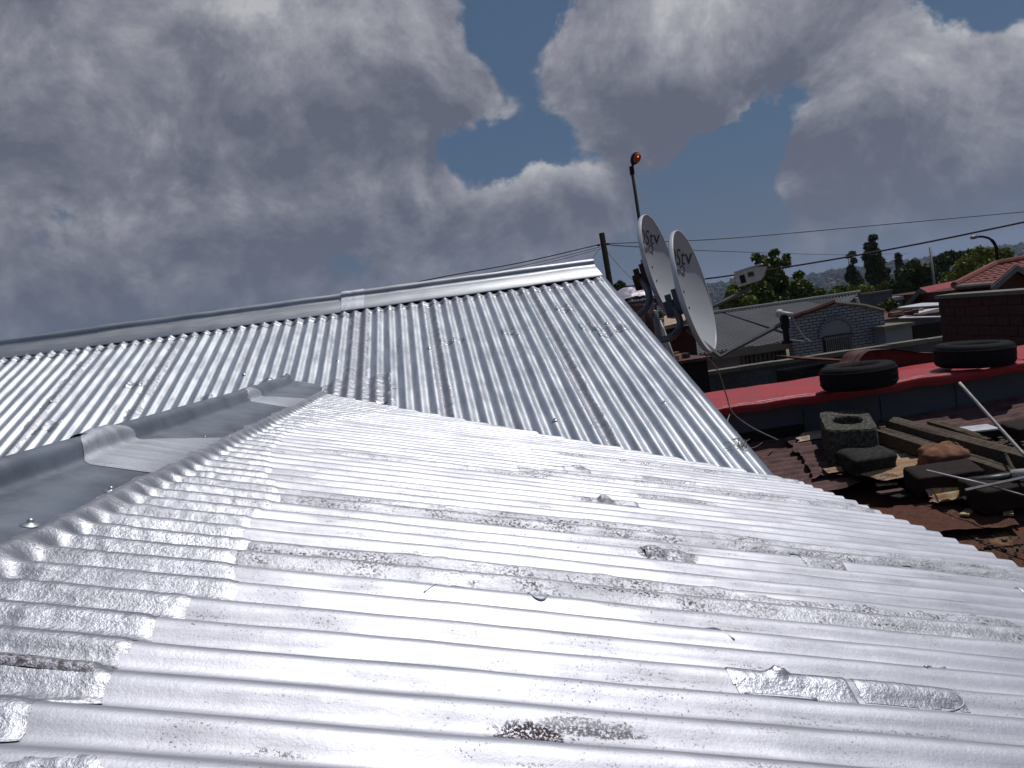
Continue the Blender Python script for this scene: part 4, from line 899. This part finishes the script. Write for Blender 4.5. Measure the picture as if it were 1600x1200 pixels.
# brick gable: bricks in relief
GY = HY-.5
gt = [aty(px, py, GY) for px, py in ((1236, 498), (1270, 487), (1303, 474), (1320, 476), (1350, 479), (1381, 487))]
gv = [np.array([gt[0][0], GY, GZ])]+gt[::1]+[np.array([gt[-1][0], GY, GZ])]
gable = MB(); gable.prism(gv[::-1], (0, .25, 0)); 
mt, G_, b, pos = newmat('white_painted_brick')
sep = G_.n('ShaderNodeSeparateXYZ', inp={0: pos}); vec = G_.n('ShaderNodeCombineXYZ', inp={0: sep.outputs[0], 1: sep.outputs[2]}).outputs[0]
br = G_.n('ShaderNodeTexBrick', inp={'Vector': vec, 'Scale': 1.0, 'Mortar Size': .009, 'Mortar Smooth': .2, 'Brick Width': .155, 'Row Height': .056, 'Color1': (.24, .25, .285, 1), 'Color2': (.29, .30, .335, 1), 'Mortar': (.05, .055, .065, 1)})
sset(G_, b, Base_Color=G_.mix(G_.smooth(G_.noise(pos, 1.5, 5, .6), .3, .8, 0, .35), br.outputs[0], (.12, .12, .14)), Roughness=.85, Normal=bump(G_, G_.m('SUBTRACT', 1.0, br.outputs['Fac']), .8, .012))
M['whitebrick'] = mt
gable.obj('brick_gable', M['whitebrick'], grey)
# verge line of the gable
MB().tube([p_+[0, -.02, .03] for p_ in gt[:3]], .045, 6).obj('verge_board', M['redbrick'], grey)
MB().tube([p_+[0, -.02, .02] for p_ in gt[2:]], .035, 6).obj('verge_board', M['coping'], grey)
# arch
ac = aty(1307, 522, GY-.01); ar = (aty(1330, 520, GY)[0]-aty(1285, 524, GY)[0])/2
mb = MB(); n = 17; pts = [ac+np.array([ar*math.cos(a_), 0, ar*math.sin(a_)*.95]) for a_ in np.linspace(0, math.pi, n)]
mb.prism([p_+[0, -.03, 0] for p_ in pts], (0, .03, 0)); mb.obj('arch_panel', M['plaster'], grey)
for i, a_ in enumerate(np.linspace(0, math.pi, 19)):
    r_ = ar*1.13; c_ = ac+np.array([r_*math.cos(a_), -.02, r_*math.sin(a_)*.97]); ax = (np.array([math.cos(a_), 0, math.sin(a_)]), np.array([0, 1., 0]), np.array([-math.sin(a_), 0, math.cos(a_)]))
    MB().box(c_, (ar*.22, .05, ar*.14), ax=ax).obj('arch_brick', M['plaster'], grey)
slab(MB(), ac[0]-ar, ac[0]+ar, GY-.025, GY-.004, GZ, ac[2]-.01).obj('doorway', M['glass'], grey)
for i in range(13):
    x = ac[0]-ar+.04+(2*ar-.08)*i/12; slab(MB(), x-.011, x+.011, GY-.07, GY-.05, GZ, ac[2]-.03).obj('gate_bar', M['gate'], grey)
for z_ in (ac[2]-.06, ac[2]-.65, ac[2]-1.2): slab(MB(), ac[0]-ar, ac[0]+ar, GY-.069, GY-.048, z_-.015, z_+.015).obj('gate_rail', M['gate'], grey)
# low window in the left wall
wa, wb = aty(1162, 560, HY)[0], aty(1223, 553, HY)[0]; wt = aty(1190, 552, HY)[2]
win = slab(MB(), wa, wb, HY-.03, HY-.004, wt-.75, wt).obj('window', M['glass'], grey)
mb = MB(); slab(mb, wa-.05, wb+.05, HY-.06, HY-.031, wt, wt+.05); slab(mb, wa-.05, wa, HY-.06, HY-.031, wt-.75, wt); slab(mb, wb, wb+.05, HY-.06, HY-.031, wt-.75, wt)
mb.obj('frame', M['gate'], win)
for i in range(9): slab(MB(), wa+(wb-wa)*(i+.5)/9-.014, wa+(wb-wa)*(i+.5)/9+.014, HY-.058, HY-.034, wt-.75, wt).obj('burglar_bar', M['gate'], win)
# small annexe right of the gable
ax0, ax1 = aty(1382, 510, 14.6)[0], aty(1424, 508, 14.6)[0]; az_ = aty(1400, 507, 14.6)[2]
t = empty('plastered_annexe', ((ax0+ax1)/2, 15, GZ), 'small grey plastered annexe with a pale top edge right of the brick gable', 'building')
slab(MB(), ax0, ax1, 14.6, 16.5, GZ, az_-.06).obj('wall', M['plaster'], t); slab(MB(), ax0-.04, ax1+.04, 14.55, 16.6, az_-.058, az_).obj('coping', M['coping'], t)
# flat roofed dark rooms behind it with a bright zinc sheet
fx0, fx1 = aty(1380, 500, 18)[0], aty(1475, 490, 18)[0]; fz = aty(1420, 494, 18)[2]
t = empty('flat_roofed_rooms', ((fx0+fx1)/2, 19, GZ), 'flat roofed rooms with junk and a bright zinc sheet on top', 'building')
slab(MB(), fx0, fx1+.8, 18, 22, GZ, fz-.03).obj('wall', M['plaster_dark'], t); slab(MB(), fx0-.1, fx1+.9, 17.85, 22.2, fz-.028, fz+.01).obj('roof_slab', M['rust'], t)
P = [aty(1404, 498, 17.7), aty(1470, 496, 17.7), aty(1470, 482, 19.5), aty(1440, 485, 19.5)]
MB().prism(P, (0, 0, .02)).obj('zinc_sheet', M['white_sheet'], t)
slab(MB(), aty(1424, 505, 17.84)[0], fx1+.7, 17.80, 17.84, fz-.75, fz-.22).obj('opening', M['void'], t)
P = [aty(1395, 483, 21), aty(1475, 478, 21), aty(1475, 474, 22), aty(1440, 475, 22)]
MB().prism(P, (0, 0, .03)).obj('zinc_sheet', M['white_sheet'], t)
for i in range(16):
    px = R2.uniform(1384, 1440); p_ = aty(px, 492-.13*(px-1400)+R2.uniform(-4, 2), R2.uniform(18, 20)); p_[2] = max(p_[2], fz+.02)
    MB().box(p_, (R2.uniform(.1, .45), R2.uniform(.1, .4), R2.uniform(.04, .13)), rz=R2.uniform(0, 3)).obj('junk', M[R2.choice(['rust_mixed', 'void', 'rust'])], t)
# long dark wall and white ledge behind
kx0, kx1 = aty(1322, 462, 24)[0], aty(1393, 454, 24)[0]; kz = aty(1360, 457, 24)[2]
t = empty('dark_wall', ((kx0+kx1)/2, 24, GZ), 'dark grey wall with thin pale top edge behind the brick gable', 'wall')
slab(MB(), kx0, kx1, 24, 24.25, GZ-2, kz-.06).obj('wall_face', M['shed_wall'], t); slab(MB(), kx0-.05, kx1+.03, 23.96, 24.3, kz-.058, kz).obj('coping', M['coping'], t)
MB().tube([aty(1338, 465, 23.9), aty(1343, 479, 23.9)], .05, 6).obj('white_pipe', M['plastic'], t)
lx0, lx1 = aty(1394, 466, 26)[0], aty(1419, 463, 26)[0]; lz = aty(1405, 463, 26)[2]
t = empty('small_outbuilding', ((lx0+lx1)/2, 26.5, GZ), 'small dark outbuilding with a white roof edge, left of the red gable', 'building')
slab(MB(), lx0, lx1, 26, 28, GZ-2, lz-.12).obj('wall', M['plaster_dark'], t); slab(MB(), lx0-.1, lx1+.1, 25.9, 28.1, lz-.118, lz).obj('roof_edge', M['white_sheet'], t)

# red gabled house
RY = 25
ga, gb, gc = aty(1419, 474, RY), aty(1440, 453, RY), aty(1467, 468, RY)
t = empty('red_gabled_house', (gb[0], RY+3, GZ), 'small house with faded red sheet roof and pale gable verge', 'house')
gcx = gc
back = aty(1500, 441.5, 29)-gb; back[2] = .0
def slope(name, a_, b_, d, mt, par, th=.06): return MB().prism([np.array(a_)+[0, 0, .02], np.array(b_)+[0, 0, .02], np.array(b_)+d+[0, 0, .02], np.array(a_)+d+[0, 0, .02]], (0, 0, th)).obj(name, mt, par)
mb = MB(); mb.prism([[ga[0], RY, GZ-3], ga, gb, gcx, [gcx[0], RY, GZ-3]][::-1], back*.97); mb.obj('wall', M['redbrick'], t)
fo = -back/np.linalg.norm(back)*.2
slope('roof_slope', ga+fo+[-.2, 0, -.2], gb+fo, back, M['red_roof2'], t); slope('roof_slope', gb+fo+[.003, 0, 0], gcx+fo+[.2, 0, -.15], back, M['red_roof2'], t)
for a_, b_ in ((ga+fo+[-.2, 0, -.2], gb+fo), (gb+fo+[.004, 0, 0], gcx+fo+[.2, 0, -.15])):
    MB().prism([a_+[0, 0, -.10], b_+[0, 0, -.10], b_+[0, 0, .08], a_+[0, 0, .08]], fo*.2).obj('verge_board', M['coping'], t)

# tile roofed house, right: tiles one by one
t = empty('tile_roofed_house', (aty(1560, 440, 24)[0], 25, GZ), 'brick house with hipped red tiled roof at the right edge', 'house')
A_, B_ = aty(1491, 448, 22.5), aty(1650, 435, 22.5)           # eave
C_, D_ = aty(1555, 416, 25.5), aty(1660, 396, 25.5)
def tiled(P00, P10, P11, P01, nr, nc, par, mt):
    P00, P10, P11, P01 = [np.array(q_, float) for q_ in (P00, P10, P11, P01)]
    nrm = np.cross(P10-P00, P01-P00); nrm /= np.linalg.norm(nrm); nrm *= np.sign(nrm[2])
    me = None
    for i in range(nr):
        t0, t1 = i/nr, (i+1.15)/nr
        La, Lb = P00+(P01-P00)*t0, P10+(P11-P10)*t0; Ua, Ub = P00+(P01-P00)*min(t1, 1), P10+(P11-P10)*min(t1, 1)
        w_ = np.linalg.norm(Lb-La); k_ = max(1, int(round(nc*w_/np.linalg.norm(P10-P00))))
        for j in range(k_):
            a_, b2 = La+(Lb-La)*j/k_, La+(Lb-La)*(j+.97)/k_; c2, d2 = Ua+(Ub-Ua)*(j+.97)/k_, Ua+(Ub-Ua)*j/k_
            m1, m2 = (a_+b2)/2+nrm*.028, (c2+d2)/2+nrm*.018
            h0 = nrm*(.034+.004*R2.uniform(-1, 1)); h1 = nrm*.012
            V = [a_, b2, c2, d2, a_+h0, m1+h0*.8, b2+h0, c2+h1, m2+h1, d2+h1]
            MB().add(V, [(0, 1, 6, 5, 4), (4, 5, 8, 9), (5, 6, 7, 8), (1, 2, 7, 6), (3, 0, 4, 9), (3, 2, 1, 0)]).obj('roof_tile', mt, par)
tiled(A_, B_, D_, C_, 9, 12, t, M['tile'])
MB().prism([A_+[0, 0, -.02], B_+[0, 0, -.02], D_+[0, 0, -.02], C_+[0, 0, -.02]], (0, 0, -.08)).obj('roof_deck', M['void'], t)
MB().tube([A_+[0, 0, .05], C_+[0, 0, .08]], .10, 7).obj('hip_tiles', M['tile'], t); MB().tube([C_+[0, 0, .08], D_+[0, 0, .08]], .10, 7).obj('ridge_tiles', M['tile'], t)
slab(MB(), A_[0]+.5, B_[0]+3, 23.1, 28, GZ-1, A_[2]-.12).obj('wall', M['redbrick'], t)
MB().tube([A_+[0, -.05, -.02], B_+[0, -.05, -.02]], .07, 8).obj('gutter', M['coping'], t)
# front gable of the same house
E_, F_, G2 = aty(1538, 455, 20.5), aty(1577, 421, 20.5), aty(1625, 447, 20.5)
mb = MB(); gd = np.array([1.3, 1.5, 0.]); mb.prism([[E_[0], 20.5, GZ], E_, F_, G2, [G2[0], 20.5, GZ]][::-1], gd); mb.obj('gable_wall', M['redbrick'], t)
for a_, b_ in ((E_, F_), (F_+[.004, 0, 0], G2)):
    MB().prism([a_+[0, -.25, .02], b_+[0, -.25, .02], b_+gd+[0, 0, .02], a_+gd+[0, 0, .02]], (0, 0, .09)).obj('roof_slope', M['tile'], t)
    MB().prism([a_+[0, -.27, -.07], b_+[0, -.27, -.07], b_+[0, -.27, .09], a_+[0, -.27, .09]], (0, -.03, 0)).obj('verge_board', M['gate'], t)

# dark brick wall at right, brick by brick
BY = 10.3; w0 = aty(1465, 461, BY); w1 = aty(1600, 451, 8.3); w1[2] = w0[2]; bu = (w1-w0)/np.linalg.norm(w1-w0); bn = np.array([-bu[1], bu[0], 0]); L_ = 3.4
bz = w0[2]-.05; bz0 = bz-.95; AXW = (bu, bn, np.array([0, 0, 1.]))
t = empty('dark_brick_wall', (w0[0], w0[1], GZ), 'tall dark red brick wall with pale sloping top at the right edge', 'wall')
def wbox(mb, u0, u1, v0, v1, z0, z1): return mb.box(np.array([w0[0], w0[1], 0])+bu*(u0+u1)/2+bn*(v0+v1)/2+np.array([0, 0, (z0+z1)/2]), (u1-u0, v1-v0, z1-z0), ax=AXW)
wbox(MB(), .01, L_, .012, .22, GZ, bz-.005).obj('mortar_core', M['mortar'], t)
for r_ in range(8):
    z1 = bz-r_*.118; x = 0.; first = True
    while x < L_-.05:
        w_ = .14 if (r_ % 2 and first) else .28; first = False; x2 = min(x+w_, L_)
        o_ = R2.uniform(-.004, .004); wbox(MB(), x+.005, x2-.005, o_, .13, z1-.109, z1).obj('brick', M['redbrick'], t); x = x2
wbox(MB(), .012, L_, .004, .011, GZ, bz0).obj('wall_base', M['redbrick'], t)
wbox(MB(), -.03, L_+.02, -.03, .25, bz, bz+.045).obj('coping', M['coping'], t)

# ------------------------------------------------------------------ things between roof edge and dishes
# rusty post-like stack and a crumpled foil covered roof behind it
c0 = aty(985, 487, 9.0)
t = empty('rusty_drum', (c0[0], 9.0, GZ), 'rust brown ribbed drum standing behind the roof edge under the left dish', 'drum')
mb = MB(); n = 20; pr = []
top_ = aty(985, 476, 9)[2]; w_ = (aty(1012, 480, 9)[0]-aty(962, 480, 9)[0])/2
V = []; 
for k_, z_ in enumerate((GZ, top_-.5, top_-.02, top_)):
    for j in range(n*2):
        th = math.pi*j/n; r_ = w_*(.8 if k_ < 3 else .84)*(1+(.05 if j % 2 else 0)); V.append((c0[0]+r_*math.cos(th), 9.0+r_*math.sin(th), z_))
obj('drum_body', V, [(i*2*n+j, i*2*n+(j+1) % (2*n), (i+1)*2*n+(j+1) % (2*n), (i+1)*2*n+j) for i in range(3) for j in range(2*n)]+[tuple(range(3*2*n, 4*2*n))], M['rust_mixed'], t)
P = [aty(958, 478, 8.6), aty(1015, 476, 8.6), aty(1031, 474, 8.6), aty(1018, 486, 8.6), aty(1005, 489, 8.6)]
MB().prism(P, (0, .5, .02)).obj('drum_lid', M['rust'], t)
cx = aty(985, 462, 10.5)
X, Y = np.meshgrid(np.linspace(aty(956, 460, 10.5)[0], aty(1012, 460, 10.5)[0], 60), np.linspace(10, 11.6, 40), indexing='ij')
sx_ = (X-X.min())/(X.max()-X.min()); Z = aty(985, 470, 10.5)[2]+.16*np.sin(np.pi*sx_)**.6*np.sin(np.pi*(Y-10)/1.6+.2)+.05*np.abs(fbm(X*6, Y*6, 4))
Z0 = Z.min(); Vv = np.stack([X, Y, Z], -1).reshape(-1, 3); Fc = grid(60, 40)
t = empty('foil_covered_roof', (cx[0], 10.8, GZ), 'small hut roof covered with crumpled silvery pink foil left of the left dish', 'hut')
obj('foil_cover', Vv, Fc, alu('crumpled_foil', (.70, .62, .68), .38, .1, 1.5, seed=6), t, True)
slab(MB(), X.min()+.03, X.max()-.03, 10.05, 11.55, GZ, Z.min()+.01).obj('wall', M['rust'], t)
rod('grey_post', [np.array([aty(1030, 533, 8)[0], 8, GZ]), aty(1030, 530, 8), aty(1018, 488, 8), aty(1016, 484, 8)+[0, 0, .5]], .035, M['steel'], 'plain grey steel post between the silver roof and the left dish', 'post', 8)
# red brown wall and low roof behind the dishes
q0, q1 = aty(1058, 512, 11), aty(1084, 506, 11)
t = empty('maroon_hut', ((q0[0]+q1[0])/2, 11.8, GZ), 'maroon sided hut with sloping roof behind the right dish mount', 'hut')
slab(MB(), q0[0]-.1, q1[0], 11, 12.6, GZ, q0[2]).obj('wall', M['redbrick'], t)
MB().prism([q0+[-.2, -.1, 0], q1+[.05, -.1, .02], q1+[.3, .9, .12], q0+[.1, .9, .12]], (0, 0, .05)).obj('roof_sheet', M['rust_pale'], t)
slab(MB(), aty(1036, 513, 14)[0], aty(1060, 513, 14)[0], 14, 15, GZ, aty(1045, 510, 14)[2]).obj('low_wall', M['red_roof2'], t)
u0, u1 = aty(1052, 567, 9.6), aty(1104, 560, 9.6)
t = empty('low_brown_shed', ((u0[0]+u1[0])/2, 10.3, GZ), 'low dark shed with dusty flat roof below the dish mounts', 'shed')
slab(MB(), u0[0]-.6, u1[0], 9.6, 10.7, GZ, u1[2]-.02).obj('wall', M['void'], t); slab(MB(), u0[0]-.65, u1[0]+.05, 9.55, 10.75, u1[2]-.018, u1[2]+.02).obj('roof_sheet', M['rust'], t)
for i in range(10):
    MB().box((u0[0]+R2.uniform(-.1, .35), R2.uniform(9.7, 10.5), u1[2]+.05), (R2.uniform(.05, .22), R2.uniform(.04, .1), R2.uniform(.03, .08)), rz=R2.uniform(0, 3)).obj('junk', M[R2.choice(['rust_mixed', 'void', 'timber'])], t)
# small far dish seen edge-on
c = aty(1043, 533, 8.6); t = empty('small_dish', c, 'small pale dish edge-on below the bent pole of the right dish', 'satellite dish')
mb = MB(); nn = np.array([.93, -.28, .22]); nn /= np.linalg.norm(nn)
mb.lathe([(.0001, -.04), (.1, -.03), (.2, .0), (.235, .012), (.24, .0), (.2, -.012), (.1, -.042), (.0001, -.052)], c, nn, 28); mb.obj('reflector', M['dish_rim'], t, True)
MB().tube([c-nn*.05, c-nn*.12-[0, 0, .1], [c[0]-.1, c[1], GZ]], .02, 8).obj('mount_pole', M['steel'], t)

# ------------------------------------------------------------------ poles, lamps and power lines
def pole(name, label, p0, p1, y, r0, r1, mt, cat='pole'):
    top_ = aty(*p0, y); low = aty(*p1, y); d = low-top_; k_ = (GZ-1-top_[2])/d[2]; foot = top_+d*k_
    t = empty(name, foot, label, cat); MB().tube([foot, top_], [r0, r1], 10).obj('shaft', mt, t, True); return t, top_
t, top_ = pole('utility_pole', 'short dark wooden power pole beyond the end of the silver ridge', (940, 364), (952, 436), 14, .056, .048, M['wood_pole'], 'utility pole')
for k_ in (-1, 1): MB().lathe([(.0001, .05), (.015, .04), (.02, .02), (.015, .0), (.0001, 0)], top_+[k_*.06, 0, -.20], (k_, 0, 0), 8).obj('insulator', M['dark_steel'], t)
t, ptop = pole('street_lamp', 'street lamp with a lit amber head on a tall pole behind the left dish', (987, 264), (998, 337), 16, .046, .030, M['dark_steel'], 'street lamp')
MB().box(ptop+[-.0, 0, -.03], (.075, .075, .16)).obj('collar', M['dark_steel'], t)
hd = aty(994, 249, 15.7)
MB().tube([ptop, aty(988, 259, 15.9), hd-[.02, 0, .06]], .02, 8).obj('arm', M['dark_steel'], t)
hax = aty(998, 241, 15.6)-aty(988, 259, 15.9); hax /= np.linalg.norm(hax)
MB().lathe([(.0001, -.15), (.04, -.14), (.08, -.06), (.098, .03), (.085, .10), (.045, .145), (.0001, .155)], hd+[0, .06, .02], hax, 16).obj('lamp_housing', M['dark_steel'], t, True)
MB().lathe([(.0001, -.11), (.045, -.09), (.07, -.02), (.075, .04), (.055, .10), (.0001, .125)], hd+[.006, -.008, .01], hax, 16).obj('lamp_bowl', M['lamp_bowl'], t, True)
MB().lathe([(.0001, -.05), (.03, -.035), (.036, 0), (.03, .035), (.0001, .05)], hd+np.array([.008, -.078, .02]), hax, 12).obj('bulb', M['lamp_bulb'], t, True)
# curved street lamp at right
y_ = 34
pts = [aty(1562, 432, y_), aty(1558, 400, y_), aty(1556, 385, y_), aty(1548, 374, y_), aty(1536, 370, y_), aty(1526, 370, y_)]
foot = pts[0]+(pts[0]-pts[1])*((GZ-4-pts[0][2])/(pts[0]-pts[1])[2])
t = empty('street_lamp', foot, 'distant curved arm street lamp above the tiled roof', 'street lamp')
MB().tube([foot]+catmull(pts, 5), [.11]+[.07]*15+[.05]*11, 7).obj('shaft', M['dark_steel'], t, True)
MB().lathe([(.0001, -.2), (.07, -.12), (.09, .05), (.06, .18), (.0001, .22)], aty(1523, 370.5, y_), (-1, 0, -.05), 10).obj('lamp_housing', M['steel'], t, True)
pole('thin_pole', 'thin grey pole standing right of the round dark tree', (1453, 386), (1460, 446), 40, .07, .06, M['steel'])
def line(name, pts, y, r, label, grp='overhead power lines'):
    P = [aty(px, py, yy) for (px, py), yy in zip(pts, y)]; return tag(MB().tube(catmull(P, 10), r, 5).obj(name, M['cable'], None, True, P[0]), label, 'cable', grp)
line('power_line', [(941, 381), (1130, 373), (1370, 352), (1600, 331), (1700, 321)], [14, 14, 14, 13.5, 13], .0075, 'uppermost power line running right from the wooden pole')
line('power_line', [(941, 381), (820, 409), (700, 431), (560, 458), (300, 497), (120, 525), (-60, 550)], [14, 13.6, 13.2, 12.8, 12, 11.4, 11], .009, 'power line running left from the wooden pole along the silver ridge')
line('power_line', [(941, 385), (840, 410), (730, 433), (620, 452), (500, 470)], [14, 14, 14, 14, 14], .005, 'thin second wire sagging left of the wooden pole')
line('power_line', [(941, 388), (870, 407), (780, 428), (640, 452)], [14, 14, 14, 14], .004, 'lowest thin wire left of the wooden pole')
line('power_line', [(975, 448), (1100, 436), (1250, 414), (1420, 384), (1600, 347), (1700, 325)], [9, 8.2, 7.4, 6.8, 6.2, 5.9], .008, 'thick black cable crossing in front of both dishes')
line('power_line', [(945, 382), (1000, 386), (1110, 392), (1310, 398), (1420, 396)], [14, 18, 25, 40, 50], .010, 'faint lower wire going off towards the poplars')
line('stay_wire', [(946, 390), (965, 413), (985, 434), (998, 445)], [14, 14, 14, 14], .0035, 'thin stay wire slanting down right of the wooden pole', None)
line('stay_wire', [(938, 388), (925, 405), (915, 425)], [14, 14, 14], .0035, 'thin stay wire slanting down left of the wooden pole', None)

# ------------------------------------------------------------------ haze
hb = MB().box((0, 0, 50), (13000, 13000, 280))
mt = bpy.data.materials.new('haze_air'); mt.use_nodes = True; mt.node_tree.nodes.clear(); gg = G(mt.node_tree)
pv = gg.n('ShaderNodeVolumePrincipled', inp={'Color': (.55, .70, 1.0, 1), 'Density': .00011, 'Anisotropy': .2}); oo = gg.n('ShaderNodeOutputMaterial'); mt.node_tree.links.new(pv.outputs[0], oo.inputs['Volume'])
o = hb.obj('haze', mt); tag(o, 'thin blue haze filling the air over the town', kind='stuff')
